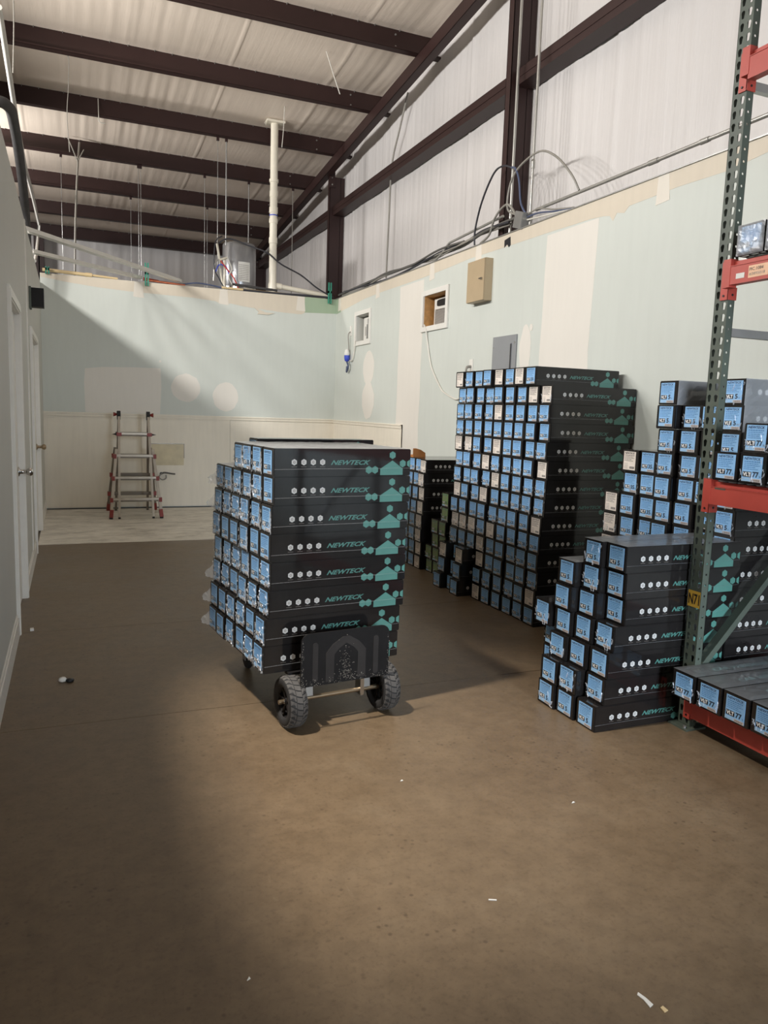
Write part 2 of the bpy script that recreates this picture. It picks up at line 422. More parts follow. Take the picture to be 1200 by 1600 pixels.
def ac(y0, y1, z0, z1, label, vert):
    rt = empty('air_conditioner', (XR+(.085 if vert else .10), (y0+y1)/2, z0+.004)); tag(rt, label, 'air conditioner')
    W = (y1-y0); H = (z1-z0)-.03
    ya, yb = -W/2+.012, W/2-.05
    b = MB(); b.box((0, ya, 0), (.1, yb, H), TRIM); b.build('housing', rt)
    if vert:
        b = MB()
        for i in range(12):
            b.box((-.006, ya+.10, .04+i*.016), (-.001, yb-.12, .048+i*.016), INK)
        b.build('louvre', rt)
        b = MB()
        for i in range(4):
            for j in range(3): b.box((-.006, ya+.03+j*.09, H-.085+i*.018), (-.001, ya+.1+j*.09, H-.075+i*.018), INK)
        b.build('vent_slots', rt)
        b = MB(); b.box((-.004, yb-.09, .08), (-.001, yb-.06, .2), GALVGREY); b.build('control_strip', rt)
    else:
        b = MB(); b.box((-.006, ya+.03, .02), (-.001, yb-.03, H*.56), GALVGREY)
        for i in range(14): b.box((-.01, ya+.035, .025+i*.012), (-.006, yb-.035, .03+i*.012), L_GREYI)
        b.build('intake_grille', rt)
        b = MB(); b.prism(blob(0, H*.83, (yb-ya)*.36, H*.12, 20, 0, 0, 5.), .001, .006, INK, lambda s, t_, d: (-d, (ya+yb)/2+s, t_)); fixnormals(b.build('air_outlet', rt))
ac(*WIN[0], 'white window air conditioner with black louvres in the opening nearest the back wall', True)
ac(*WIN[1], 'white window air conditioner set deep in the wood-lined wall opening', False)

# ---- back wall
b = MB(); b.box((XL, YB, 0), (XR+.09, YB+.12, 3.07), PAINT); wall_back = struct(b.build('wall_back'))
e = [(-.32, 3.02), (-.045, 2.985), (.35, 2.95), (.745, 2.932), (1.2, 2.925), (1.584, 2.92), (1.9, 2.90), (2.0, 2.868), (2.12, 2.885), (2.3, 2.86), (2.666, 2.834), (2.9, 2.82), (3.15, 2.815), (3.2, 2.84)]
b = MB(); b.prism([(3.2, 3.069), (XL, 3.069)]+e, 0, .0012, PAPER, map_back); o = fixnormals(b.build('bare_paper_band', wall_back)); o['label'] = 'bare beige drywall paper along the wall top'
b = MB(); b.prism([(3.2, 3.069), (3.2, 2.845), (XR, 2.865), (XR, 3.069)], 0, .0012, GREENBOARD, map_back); fixnormals(b.build('green_board_patch', wall_back))
b = MB(); b.prism([(10.99, 3.074), (10.99, 2.86), (10.8, 2.87), (10.8, 3.074)], 0, .0016, GREENBOARD, map_right); fixnormals(b.build('green_board_patch', wall_right))
for x in (.88, 2.02, 3.14):
    b = MB(); b.prism([(x-.05, 3.069), (x+.05, 3.069), (x+.07, 2.86), (x-.07, 2.87)], 0, .0024, TAPE, map_back); fixnormals(b.build('seam_tape', wall_back))
b = MB(); b.prism([(2.45, 2.86), (2.62, 2.80), (2.75, 2.80), (2.66, 2.77), (2.5, 2.77), (2.52, 2.80)], 0, .012, PAPER, map_back); fixnormals(b.build('torn_paper', wall_back))
b = MB(); b.prism([(.185, 1.31), (.175, 1.7), (.19, 1.885), (.4, 1.915), (.8, 1.93), (1.16, 1.935), (1.17, 1.7), (1.15, 1.31)], 0, .0014, PLASTER, map_back); fixnormals(b.build('plaster_patch', wall_back))
for k, (x, z, rx, rz) in enumerate(((1.50, 1.685, .20, .195), (2.055, 1.58, .18, .205), (1.155, 2.03, .015, .015))):
    b = MB(); b.prism(blob(x, z, rx, rz, 24, .035, 9+k), 0, .0014, PLASTER, map_back); fixnormals(b.build('plaster_patch', wall_back))
b = MB()
for i, x in enumerate((XL, .95, 2.3, XR)):
    pass
for xa, xb in ((XL, .897), (.9, 2.117), (2.12, XR)):
    b = MB(); b.box((xa, YB-.012, .02), (xb, YB, 1.255), WAIN); b.build('wainscot_panel', wall_back)
b = MB(); b.box((XL, YB-.02, 1.252), (XR, YB, 1.305), WAIN); b.box((XL, YB-.03, 1.288), (XR, YB, 1.300), WAIN); b.box((XL, YB-.026, 1.255), (XR, YB, 1.263), WAIN); b.build('chair_rail', wall_back)
b = MB(); b.box((1.03, YB-.0145, .60), (1.47, YB-.0115, .895), simple('repair_panel', srgb(202, 190, 160), .6, var=.1)); b.build('repair_panel', wall_back)
b = MB(); b.box((1.02, YB-.0135, .895), (1.48, YB-.0125, .903), L_GREYI); b.box((1.47, YB-.0135, .70), (1.478, YB-.0125, .9), L_GREYI); b.build('panel_joint', wall_back)

# ---- left partition with two doors
b = MB(); 
DO = [(5.12, 6.02, 0, 2.04), (7.86, 9.20, 0, 2.04)]
for a, c, d, e_ in wall_rects(-10, YB+.12, 0, 2.94, DO): b.box((XL-.12, a, d), (XL, c, e_), GREYED_PAINT)
b.box((XL-.2, -10, 2.94), (XL, YB+.12, 2.955), GREYED_PAINT)
wall_left = struct(b.build('wall_left'))
b = MB(); b.box((XL, 7.25, 0), (XL+.008, 7.33, 2.94), TRIM); b.build('joint_strip', wall_left)
def door(k, y0, y1, hinge_far):
    d = struct(empty('door_%d' % k, (XL, y0, 0)))
    W = y1-y0; H = 2.04
    b = MB(); b.box((-.07, .004, .008), (-.022, W-.004, H-.004), TRIM); b.build('door_panel', d)
    for (a, c, z0, z1) in ((.13, .40, .25, .95), (.50, .77, .25, .95), (.13, .40, 1.1, 1.85), (.50, .77, 1.1, 1.85)):
        if c*W/.9 < W:
            b = MB()
            s_ = W/.9
            b.box((-.022, a*s_, z0), (-.018, c*s_, z1), TRIM); b.build('raised_panel', d)
    for lo, hi in (((0, -.075, 0), (.016, 0, H+.075)), ((0, W, 0), (.016, W+.075, H+.075)), ((0, 0, H), (.016, W, H+.075))):
        b = MB(); b.box(lo, hi, TRIM); b.box((.016, lo[1]+.012, lo[2]+(.012 if lo[2] > 0 else 0)), (.022, hi[1]-.03 if lo[2] == 0 else hi[1], hi[2]-.02), TRIM); b.build('casing', d)
    b = MB(); b.box((-.12, -.0, 0), (0, .004, H), TRIM); b.box((-.12, W-.004, 0), (0, W, H), TRIM); b.box((-.12, 0, H-.004), (0, W, H), TRIM); b.build('jamb', d)
    ky = W-.075 if hinge_far else W-.09
    Mx = Matrix.Translation((-.022, ky, .94)) @ Matrix.Rotation(PI/2, 4, 'Y')
    b = MB(); b.lathe([(0, 0), (.034, 0), (.034, .008), (.016, .014), (.013, .05), (.02, .055), (.029, .068), (.03, .082), (.022, .096), (0, .1)], CHROME if k == 1 else BRASS, 20, Mx); h_ = b.build('door_knob', d)
    for z in (.3, 1.05, 1.8):
        b = MB(); b.tube([(.0, .004, z-.045), (.0, .004, z+.045)], .007, CHROME, 8); b.build('hinge', d)
    return d
door(1, 5.12, 6.02, True); door(2, 7.86, 9.20, True)
for a, c in ((-10, 5.04), (6.10, 7.78), (9.28, YB)):
    b = MB(); b.box((XL, a, 0), (XL+.014, c, .115), TRIM); b.box((XL, a, .115), (XL+.008, c, .135), TRIM); o = b.build('baseboard_left'); struct(o)
# rear wall (behind the camera), far left wall, end wall, right liner
b = MB(); b.box((-10, -10.1, 0), (4.1, -10, 7.2), DGREY); wall_rear = struct(b.build('wall_rear'))
b = MB(); b.box((-10.1, -10, 0), (-10, 17.6, 7.2), DGREY); wall_far = struct(b.build('wall_far_left'))

def liner(name, y0, y1, x, mat):
    n = int((y1-y0)/.03); zs = [2.5, 3.0, 3.6, 4.2, 4.9, 5.6, 6.4, 7.2]; vs = []; fs = []
    R = random.Random(5); ph = [R.uniform(0, 6) for _ in range(6)]
    for i in range(n+1):
        y = y0+(y1-y0)*i/n
        q = (y-.35) % 1.22
        seam = .014*math.exp(-(min(q, 1.22-q)/.012)**2)
        a = .0016*math.sin(y*23+ph[0])+.0014*math.sin(y*47+ph[1]+math.sin(y*3))+.0012*math.sin(y*71+ph[2])+.008*math.sin(y*5.1+ph[3])
        for j, z in enumerate(zs):
            vs.append((x+a*(1+.4*math.sin(z*2+y))-seam, y, z))
    m = len(zs)
    for i in range(n):
        for j in range(m-1):
            k = i*m+j; fs.append((k, k+1, k+m+1, k+m))
    b = MB(); b.add(vs, fs, mat, True); b.box((x+.06, y0, 0), (x+.1, y1, 7.2), mat); return b.build(name)
wl = struct(liner('wall_upper_right', -10, 17.6, 4.03, INS_W))
# end wall beyond the back partition
b = MB(); n = 300; vs = []; fs = []
for i in range(n+1):
    x = -10+14.1*i/n; q = (x+.2) % 1.22; a = .008*math.sin(x*19)+.006*math.sin(x*41+1)-.03*math.exp(-(min(q, 1.22-q)/.02)**2)
    for j in range(4): vs.append((x, 17.4+a, [0, 2.8, 4, 5.2][j]))
for i in range(n):
    for j in range(3): k = i*4+j; fs.append((k, k+4, k+5, k+1))
b.add(vs, fs, INS_W, True); b.box((-10, 17.5, 0), (4.1, 17.6, 5.4), INS_W); struct(b.build('wall_end'))
# ceiling of vinyl faced blankets between purlins
PUR = [8.44+1.475*k for k in range(-12, 7)]
vs = []; fs = []; X0, X1 = -10, 4.12; nx = 620
ysamp = []
for k in range(len(PUR)-1):
    for f in (0, .06, .25, .5, .75, .94): ysamp.append(PUR[k]+1.475*f)
ysamp.append(PUR[-1]); ysamp = [y for y in ysamp if -10.2 < y < 17.7]
R = random.Random(11); ph = [R.uniform(0, 6) for _ in range(8)]
for i in range(nx+1):
    x = X0+(X1-X0)*i/nx
    q = (x+.55) % 1.22
    seam = -.011*math.exp(-(min(q, 1.22-q)/.012)**2)
    a = (.0012*math.sin(x*29+ph[0])+.001*math.sin(x*53+ph[1]))*(1+math.sin(x*1.9))
    for y in ysamp:
        f = ((y-PUR[0])/1.475) % 1
        sag = .035*math.sin(PI*f)
        vs.append((x, y, CEIL(y)-sag+(a*(1+.5*math.sin(y*1.7+x))+seam)*min(1, 4*math.sin(PI*f)+.1)+.007*math.sin(PI*f)*math.sin(x*2.2+y)))
m = len(ysamp)
for i in range(nx):
    for j in range(m-1): k = i*m+j; fs.append((k, k+m, k+m+1, k+1))
b = MB(); b.add(vs, fs, INS_C, True)
b.add([(X0, -10.2, CEIL(-10.2)+.08), (X1, -10.2, CEIL(-10.2)+.08), (X1, 17.7, CEIL(17.7)+.08), (X0, 17.7, CEIL(17.7)+.08)], [(0, 1, 2, 3)], INS_C)
struct(b.build('ceiling'))

# ================================================================== STEEL FRAME
ordn = ['first', 'second', 'third', 'fourth', 'fifth', 'sixth', 'seventh', 'eighth', 'ninth', 'tenth', 'eleventh', 'twelfth', 'thirteenth', 'fourteenth']
def zpurlin(y, label):
    rt = empty('roof_purlin', (0, y, ROOF(y))); rt.rotation_euler = (math.atan(-.083)*1., 0, 0); tag(rt, label, 'beam', 'roof purlins')
    x0, x1 = -9.98, 3.985
    b = MB()
    b.box((x0, -.004, .003), (x1, .004, .25), STEEL)
    b.box((x0, -.08, 0), (x1, .004, .006), STEEL); b.box((x0, -.08, .0), (x1, -.075, .022), STEEL)
    b.box((x0, -.004, .244), (x1, .08, .25), STEEL); b.build('web', rt)
    b = MB()
    k = 0; R = random.Random(int(y*10))
    x = -3.0
    while x < 3.6:
        b.box((x-.004, -.018, .232), (x+.004, -.004, .25), GALV); x += .3 if k % 2 else .2; k += 1
    b['x'] if False else None
    o = b.build('screw_tips', rt); o['kind'] = 'stuff'
    for dz in (.06, .19):
        b = MB(); b.tube([(3.45, -.004, dz), (3.45, -.014, dz)], .011, GALV, 6); b.build('bolt', rt)
    return rt
vis = [y for y in PUR if y > 6.5]
for i, y in enumerate(vis):
    zpurlin(y, '%s roof purlin counted from the near end, dark red-brown steel under white insulation' % ordn[i])
# rafter along the end wall
rt = empty('rafter', (3.70, 2, 0)); tag(rt, 'dark red-brown sloping rafter carrying the purlin ends along the right-hand end wall', 'beam')
b = MB()
for (xa, xb, za, zb) in ((0, .006, -.15, 0), (0, .1, -.15, -.144), (0, .1, -.006, 0), (.094, .1, -.15, -.12)):
    y0, y1 = -9.8, 17.3
    vs = [(xa, y0-2, ROOF(y0)+za), (xb, y0-2, ROOF(y0)+za), (xb, y0-2, ROOF(y0)+zb), (xa, y0-2, ROOF(y0)+zb), (xa, y1-2, ROOF(y1)+za), (xb, y1-2, ROOF(y1)+za), (xb, y1-2, ROOF(y1)+zb), (xa, y1-2, ROOF(y1)+zb)]
    b.add(vs, [(0,1,2,3),(4,7,6,5),(0,4,5,1),(1,5,6,2),(2,6,7,3),(3,7,4,0)], STEEL)
b.build('c_channel', rt)
def column(y0, label, top):
    rt = empty('steel_column', (3.785, y0, 0)); tag(rt, label, 'column')
    H = top
    b = MB(); b.box((0, 0, 0), (.24, .006, H), STEEL); b.build('web', rt)
    b = MB(); b.box((0, 0, 0), (.006, .09, H), STEEL); b.box((0, .084, 0), (.025, .09, H), STEEL); b.build('flange', rt)
    b = MB(); b.box((.174, 0, 0), (.18, .09, H), STEEL); b.build('flange', rt)
    b = MB(); b.box((-.01, -.014, H-.16), (.08, -.001, H+.12), STEEL); br = b.build('bracket', rt)
    for z in (H-.12, H-.02, H+.08):
        b = MB(); b.tube([(.03, -.014, z), (.03, -.026, z)], .012, CHROME, 6); b.build('bolt', br)
    return rt
c2 = column(6.44, 'dark red-brown wall column with two grey conduits running up it', ROOF(6.44)-.15)
c1 = column(11.75, 'dark red-brown wall column standing behind the far room corner', ROOF(11.75)-.15)
column(16.9, 'dark red-brown wall column in the far building corner', ROOF(16.9)-.15)
def girt(y0, y1, label):
    b = MB(); x = 3.84
    b.box((x, y0, 4.58), (x+.17, y1, 4.585), STEEL); b.box((x, y0, 4.45), (x+.004, y1, 4.582), STEEL); b.box((x, y0, 4.445), (x+.17, y1, 4.45), STEEL)
    b.box((x-.006, y0, 4.505), (x, y1, 4.52), STEEL)
    tag(b.build('wall_girt'), label, 'beam', 'wall girts')
girt(6.54, 11.74, 'dark steel wall girt between the two brown columns')
girt(-9.9, 6.43, 'dark steel wall girt on the rack side of the conduit column')
girt(11.86, 16.88, 'dark steel wall girt beyond the column at the far corner')
# far left frame column peeking above the partition corner
b = MB(); b.box((-.52, 16.8, 0), (-.50, 17.05, 4.7), STEEL); b.box((-.60, 16.8, 0), (-.42, 16.815, 4.7), STEEL); b.box((-.60, 17.04, 0), (-.42, 17.055, 4.7), STEEL)
tag(b.build('steel_column'), 'reddish steel post rising behind the left end of the back wall', 'column')
# ================================================================== CARTONS
CL, CW, CH = .70, .139, .127
bm = bmesh.new(); bmesh.ops.create_cube(bm, size=1)
for v in bm.verts: v.co = Vector(((v.co.x+.5)*CL, (v.co.y+.5)*CW, (v.co.z+.5)*CH))
bmesh.ops.bevel(bm, geom=list(bm.edges), offset=.0035, segments=2, affect='EDGES')
me = bpy.data.meshes.new('carton'); bm.to_mesh(me); bm.free()
me.materials.append(CARTON)
CARTON_ME = me
def seam_mesh():
    b = MB(); b.tube([(.004, -.0006, .034), (CL*.3, -.0008, .036), (CL*.6, -.0008, .0345), (CL-.004, -.0006, .036)], .0011, FILM, 5)
    return b.mesh('film_seam')
SEAM = seam_mesh()
def lab(kind, num):
    b = MB(); mp = lambda s, t, d: (-d, CW/2-s, t)
    w_, z0, z1 = .050, .011, .117
    base = {'blue': L_BLUE, 'white': L_WHITE, 'green': L_GREEN}[kind]
    b.prism([(-w_, z0), (w_, z0), (w_, z1), (-w_, z1)], .0004, .0014, base, mp)
    D = .0019
    ink = L_NAVY if kind != 'white' else L_BLACK
    b.text('NEWTECK', -.043, z1-.0155, .084, .0115, ink, mp, D, .25, .022)
    li = L_MIDB if kind == 'blue' else L_GREYI
    for i, (a, c) in enumerate(((-.042, .042), (-.042, .03), (-.042, .038), (-.042, .02), (-.042, .034))):
        z = z1-.0245-i*.0078
        x = a
        R = random.Random(i*7+3)
        while x < c-.004:
            l = min(R.uniform(.006, .016), c-x); b.rect(x, z, l, .0034 if i else .0048, li, mp, D); x += l+.0022
    if kind == 'white':
        b.rect(.004, z0+.008, .038, .012, L_BLACK, mp, D)
        for i in range(4): b.rect(-.042, z0+.008+i*.009, .03, .002, L_GREYI, mp, D)
        for i in range(6): b.rect(.007+i*.0055, z0+.01, .0022, .008, L_WHITE, mp, D+.0005)
    else:
        b.rect(-.046, z0+.0185, .045, .0225, L_BLACK, mp, D)
        b.text('VLT', -.0435, z0+.0215, .040, .0165, L_WHITE2, mp, D+.0005, 0, .035)
        b.text(num, .005 if len(num) > 1 else .009, z0+.0185, .031 if len(num) > 1 else .0165, .024, L_INKB, mp, D, 0, .035)
        b.text('%', .0385 if len(num) > 1 else .03, z0+.0195, .007, .0075, ink, mp, D)
        b.rect(-.05, z0, .048, .013, L_BLUE2, mp, D); b.rect(-.002, z0, .052, .0135, L_PINK, mp, D)
        b.rect(-.044, z0+.004, .036, .004, L_BLUE, mp, D+.0005)
        R = random.Random(4); x = .003
        while x < .044: l = R.uniform(.0012, .004); b.rect(x, z0+.003, l, .0075, L_GREYI, mp, D+.0005); x += l+R.uniform(.0016, .003)
    return b.mesh('label')
LABELS = {k: lab(*k) for k in (('blue', '5'), ('blue', '35'), ('blue', '77'), ('blue', '20'), ('blue', '50'), ('white', ''), ('green', '35'))}
def icons():
    b = MB(); mp = lambda s, t, d: (s, -d, t); D = .0009
    for i, s_ in enumerate((.096, .142, .188, .234)):
        b.hexa(s_, .066, .0145, ICON, mp, D); b.hexa(s_, .066, .006, L_GREYI, mp, D+.0004)
        if i % 2: b.rect(s_-.004, .063, .009, .006, ICON, mp, D+.0007)
        else: b.hexa(s_, .066, .0035, ICON, mp, D+.0007)
        b.rect(s_-.013, .0445, .026, .0016, L_GREYI, mp, D)
    return b.mesh('icon_print')
ICONS = icons()
def side():
    b = MB(); mp = lambda s, t, d: (s, -d, t); D = .0009
    b.text('NEWTECK', .275, .053, .205, .022, TEAL_D, mp, D, .45, .028)
    H = lambda x, y, r=.0185, h=False: b.hexa(x, y, r, TEAL, mp, D, h)
    H(.472, .029); H(.505, .029); H(.598, .098); H(.655, .058); H(.6955, .058, .0185, True)
    b.poly([(.533, .004), (.656, .004), (.656, .034), (.598, .073), (.533, .034)], TEAL, mp, D)
    return b.mesh('logo_print')
SIDE = side()
def top():
    b = MB(); mp = lambda s, t, d: (s, t, CH+d)
    b.text('CAR WINDOW FILM', .16, .042, .46, .034, TEAL_P, mp, .0009, .2, .02)
    return b.mesh('top_print')
TOP = top()
def wrapmesh(seed, nrib):
    # loose folds of the shrink film standing off the label end
    R = random.Random(seed); b = MB()
    for k in range(nrib):
        edge = R.random() < .6
        cy = R.choice((.016, CW-.016))+R.uniform(-.011, .011) if edge else R.uniform(.015, CW-.015)
        cz = R.uniform(.012, CH-.02) if R.random() < .5 else R.uniform(.008, .05)
        L = R.uniform(.012, .034); a = R.choice((PI/2, PI/2, R.uniform(0, PI)))+R.uniform(-.5, .5); wd = R.uniform(.0012, .0042)
        n = 4; vs = []; fs = []
        for i in range(n+1):
            f = i/n-.5; w_ = wd*(1-abs(2*f))**.6+.0003
            px_, pz_ = cy+L*f*math.cos(a)+R.uniform(-.002, .002), cz+L*f*math.sin(a)+R.uniform(-.002, .002)
            px_ = min(max(px_, .003), CW-.003); pz_ = min(max(pz_, .001), CH)
            nx_, nz_ = -math.sin(a), math.cos(a)
            vs += [(-.0024, px_-nx_*w_, pz_-nz_*w_), (-.0036-R.random()*.004, px_, pz_), (-.0024, px_+nx_*w_, pz_+nz_*w_)]
        for i in range(n):
            q = i*3; fs += [(q, q+1, q+4, q+3), (q+1, q+2, q+5, q+4)]
        b.add(vs, fs, FILM2)
    # tight film drawn over the rim of the end
    return b.mesh('shrink_wrap')
WRAPS = [wrapmesh(k, 9) for k in range(5)]; WRAPU = [wrapmesh(80+k, 90) for k in range(3)]; WRAPX = [wrapmesh(40+k, 20) for k in range(5)]
def tailmesh(seed):
    R = random.Random(seed); vs = []; fs = []
    n = 5
    for i in range(n+1):
        f = i/n
        for j in range(4):
            g = j/3-.5
            vs.append((.002-.04*f+R.uniform(-.004, .004)*f, CW-.012+.03*f+g*.02+R.uniform(-.008, .008)*f, .05+g*.075*(1-.7*f)-.02*f+R.uniform(-.008, .008)*f))
    for i in range(n):
        for j in range(3): k = i*4+j; fs += [(k, k+1, k+5), (k, k+5, k+4)]
    b = MB(); b.add(vs, fs, FILM2); return b.mesh('film_tail')
TAILS = [tailmesh(k) for k in range(3)]
def sidefilm(seed):
    R = random.Random(seed); nx, nz = 22, 5; vs = []; fs = []
    for i in range(nx+1):
        for j in range(nz+1):
            e = i in (0, nx) or j in (0, nz)
            vs.append((CL*i/nx+R.uniform(-.008, .008)*(not e), (-.0015 if e else -.003-R.random()*.008), (CH+.001)*j/nz+R.uniform(-.006, .006)*(not e)))
    for i in range(nx):
        for j in range(nz): k = i*(nz+1)+j; fs += [(k, k+nz+1, k+nz+2), (k, k+nz+2, k+1)]
    b = MB(); b.add(vs, fs, FILM2); return b.mesh('side_film')
SIDEF = [sidefilm(k) for k in range(2)]
def topfilm(seed):
    R = random.Random(seed); nx, ny = 26, 6; vs = []; fs = []
    for i in range(nx+1):
        for j in range(ny+1):
            e = i in (0, nx) or j in (0, ny)
            vs.append((CL*i/nx+R.uniform(-.007, .007)*(not e), CW*j/ny+R.uniform(-.006, .006)*(not e), CH+(.0012 if e else .002+R.random()*.0035)))
    for i in range(nx):
        for j in range(ny):
            k = i*(ny+1)+j; q = (k, k+ny+1, k+ny+2, k+1)
            fs += [(q[0], q[1], q[2]), (q[0], q[2], q[3])] if R.random() < .5 else [(q[0], q[1], q[3]), (q[1], q[2], q[3])]
    b = MB(); b.add(vs, fs, FILM3); return b.mesh('top_film')
FILM3 = FILM.copy(); FILM3.name = 'hazy_top_film'
for n_ in FILM3.node_tree.nodes:
    if n_.type == 'MIX_SHADER' and abs(n_.inputs[0].default_value-.16) < .01: n_.inputs[0].default_value = .22
def endfilm(seed):
    R = random.Random(seed); n = 10; vs = []; fs = []
    for i in range(n+1):
        for j in range(n+1):
            e = i in (0, n) or j in (0, n)
            vs.append(((.0 if e else -.0035-R.random()*.007), CW*i/n+R.uniform(-.005, .005)*(not e), CH*j/n+R.uniform(-.005, .005)*(not e)))
    for i in range(n):
        for j in range(n): k = i*(n+1)+j; fs += [(k, k+1, k+n+2), (k, k+n+2, k+n+1)]
    b = MB(); b.add(vs, fs, FILM2); return b.mesh('end_film')
ENDF = [endfilm(k) for k in range(3)]
TOPF = [topfilm(k) for k in range(3)]
RC = random.Random(21)
def carton(x, y, z, rz, kind, label, group, side_=False, top_=False, wrap=.5, tail=False, tilt=0., wx=False):
    o = link('film_carton', CARTON_ME); o.location = (x, y, z); o.rotation_euler = (0, 0, rz)
    tag(o, label, 'carton', group)
    l = link('label', LABELS[kind], o); l.location = (0, RC.uniform(-.006, .006), RC.uniform(-.002, .003))
    if side_:
        link('logo_print', SIDE, o); link('icon_print', ICONS, o); link('film_seam', SEAM, o)
    if top_ is True: link('top_print', TOP, o)
    if top_: link('top_film', RC.choice(TOPF), o)
    if RC.random() < wrap: link('shrink_wrap', RC.choice(WRAPX if wx else WRAPS), o)['kind'] = 'stuff'
    if tail: link('film_tail', RC.choice(TAILS), o)
    return o
OR = ordn
def nm(k): return {'blue': 'blue VLT 20', 'white': 'white label', 'green': 'green'}[k[0]]
B20, B50, B5, B35, B77, WH, GR = ('blue', '20'), ('blue', '50'), ('blue', '5'), ('blue', '35'), ('blue', '77'), ('white', ''), ('green', '35')
P = .128

# ---- A: load on the hand truck
TH = .118; AX, AY = .798, 3.251; ce, se = math.cos(TH), math.sin(TH)
def A(u, v): return (AX+u*ce-v*se, AY+u*se+v*ce)
offs = [-.015, -.008, .008, .014, .011, .016, .024, .022]
dep = [(0, .142, .284, .426, .568, .71), (0, .145, .287, .43, .572, .714), (0, .155, .297, .439, .581, .723), (0, .143, .285, .427, .569, .712), (0, .144, .286, .435, .585, .727), (0, .15, .292, .434, .59, .732), (0, .143, .287, .43, .577, .72), (0, .142, .285, .43)]
for r in range(8):
    for c, v in enumerate(dep[r]):
        u = offs[r]+RC.uniform(-.006, .006)*(c > 0)
        x, y = A(u, v)
        lb = 'blue VLT 50 carton on hand truck, %s layer, %s from toe plate' % (OR[r], OR[c])
        carton(x, y, .251+r*P, TH+RC.uniform(-.002, .002), B50, lb, 'cartons loaded on the hand truck', side_=(c == 0), wrap=.85, top_=(1 if r == 7 or (r == 6 and c > 3) else False), tail=(c == len(dep[r])-1 and r in (0, 1, 2, 5, 6)), wx=True)
x, y = A(.205, .722)
carton(x, y, .262+7*P, TH, B50, 'lone carton lying crosswise at the rear of the hand truck top layer', 'cartons loaded on the hand truck', side_=True)

# ---- B: tall stack against the wall
TB = ['WBBBWBWB', 'BBBBBBBWW', 'BBBBWBBBB', 'BBBBBBBBB', 'WWBBWBBBB', 'BBBWBBBBW', 'BBBBWBBBB', 'WBBWBBBBB', 'BBBBBBBBW', 'WWWBWBBBB', 'BBBWBBBBB', 'WBBBBB', 'BBBBBB', 'WBBBBW'][::-1]
TB[0] = 'WBBBBB'; TB[1] = 'BBBBBW'
BX = [-.012, -.01, -.006, 0, .006, 0, .016, .018, .02, .02, .02, .022, .022, .0]
for r, row in enumerate(TB):
    n = len(row)
    for c in range(n):                     # c = 0 is the nearest column
        k = WH if row[n-1-c] == 'W' else B20
        yy = 4.315+(c+(1 if r == 13 else 0))*.1505+RC.uniform(-.004, .004)
        lb = '%s carton, tall wall stack, %s layer, %s from near end' % (nm(k), OR[r], OR[c])
        carton(2.955+BX[r]+RC.uniform(-.012, .008), yy, r*P, RC.uniform(-.006, .006), k, lb, 'cartons in the tall wall stack', side_=(c == 0), wrap=.35)
for r in range(3):
    for c in range(3):
        k = WH if (r == 2 and c in (0, 2)) else B20
        lb = '%s carton jutting from tall stack foot, %s layer, %s from near side' % (nm(k), OR[r], OR[c])
        carton(2.835+.02*r+(.05 if c == 1 else 0)+RC.uniform(-.008, .008), 4.985+.262+c*.147, r*P, RC.uniform(-.006, .006), k, lb, 'cartons jutting from the tall stack foot', side_=(c == 0), wrap=.3)

# ---- C: short stack behind the hand truck, G: green-labelled cartons beside it
for r in range(8):
    for c in range(4):
        k = WH if c == 0 else B20
        dx = [.0, .005, -.004, .0, .01, .02, .03, .05][r]
        lb = '%s carton, short stack behind hand truck, %s layer, %s from near side' % (nm(k), OR[r], OR[c])
        carton(2.98+dx-.02*(c == 0)*(r > 5), 6.27+c*.145, r*P, RC.uniform(-.005, .005), k, lb, 'cartons in the short stack behind the load', side_=(c == 0 and r > 3), wrap=.5)
gc = [4, 4, 2]
for c in range(3):
    for r in range(gc[c]):
        lb = 'green carton between wall stacks, %s layer, %s from near side' % (OR[r], OR[c])
        carton(3.02-.01*r, 5.80+c*.148, r*P, RC.uniform(-.01, .01), GR, lb, 'green-labelled cartons', side_=(c == 0), wrap=.2)
for r in (4, 5):
    carton(3.0, 5.78, r*P, .01, GR, 'green carton high beside the tall stack, %s layer from floor' % (OR[r]), 'green-labelled cartons', wrap=.2)

# ---- D: low stack beside the rack foot
DX = [[2.222, 2.212, 2.20], [2.265, 2.215, 2.205], [2.275, 2.262, 2.245], [2.30, 2.285, 2.268], [2.352, 2.30, 2.258], [2.345, 2.31, 2.27], [2.335, 2.31]]
DY = [[0, .150, .294], [0, .147, .289], [0, .1425, .285], [0, .144, .286], [0, .1425, .285], [0, .1425, .285], [0, .1425]]
PD = .125
for r in range(7):
    for c in range(len(DX[r])):
        yy = 2.722+DY[r][c]
        lb = 'blue VLT 5 carton, low stack, %s layer, %s from rack frame' % (OR[r], OR[c])
        o = carton(DX[r][c], yy, r*PD, [.0, .004, .0, -.006, .0, .005, .003][r]*.6, B5, lb, 'cartons in the low stack beside the rack', side_=(c == 0), top_=(1 if r == 6 or (r == 5 and c == 2) else False), wrap=.45); o.scale.z = PD/P
carton(2.25, 3.16, 3*P, .0, B5, 'blue VLT 5 carton half hidden at the far side of the low stack', 'cartons in the low stack beside the rack')
for r in range(3): carton(2.32, 3.165, r*P, 0., B5, 'blue VLT 5 carton hidden behind low stack, %s layer' % OR[r], 'cartons in the low stack beside the rack')

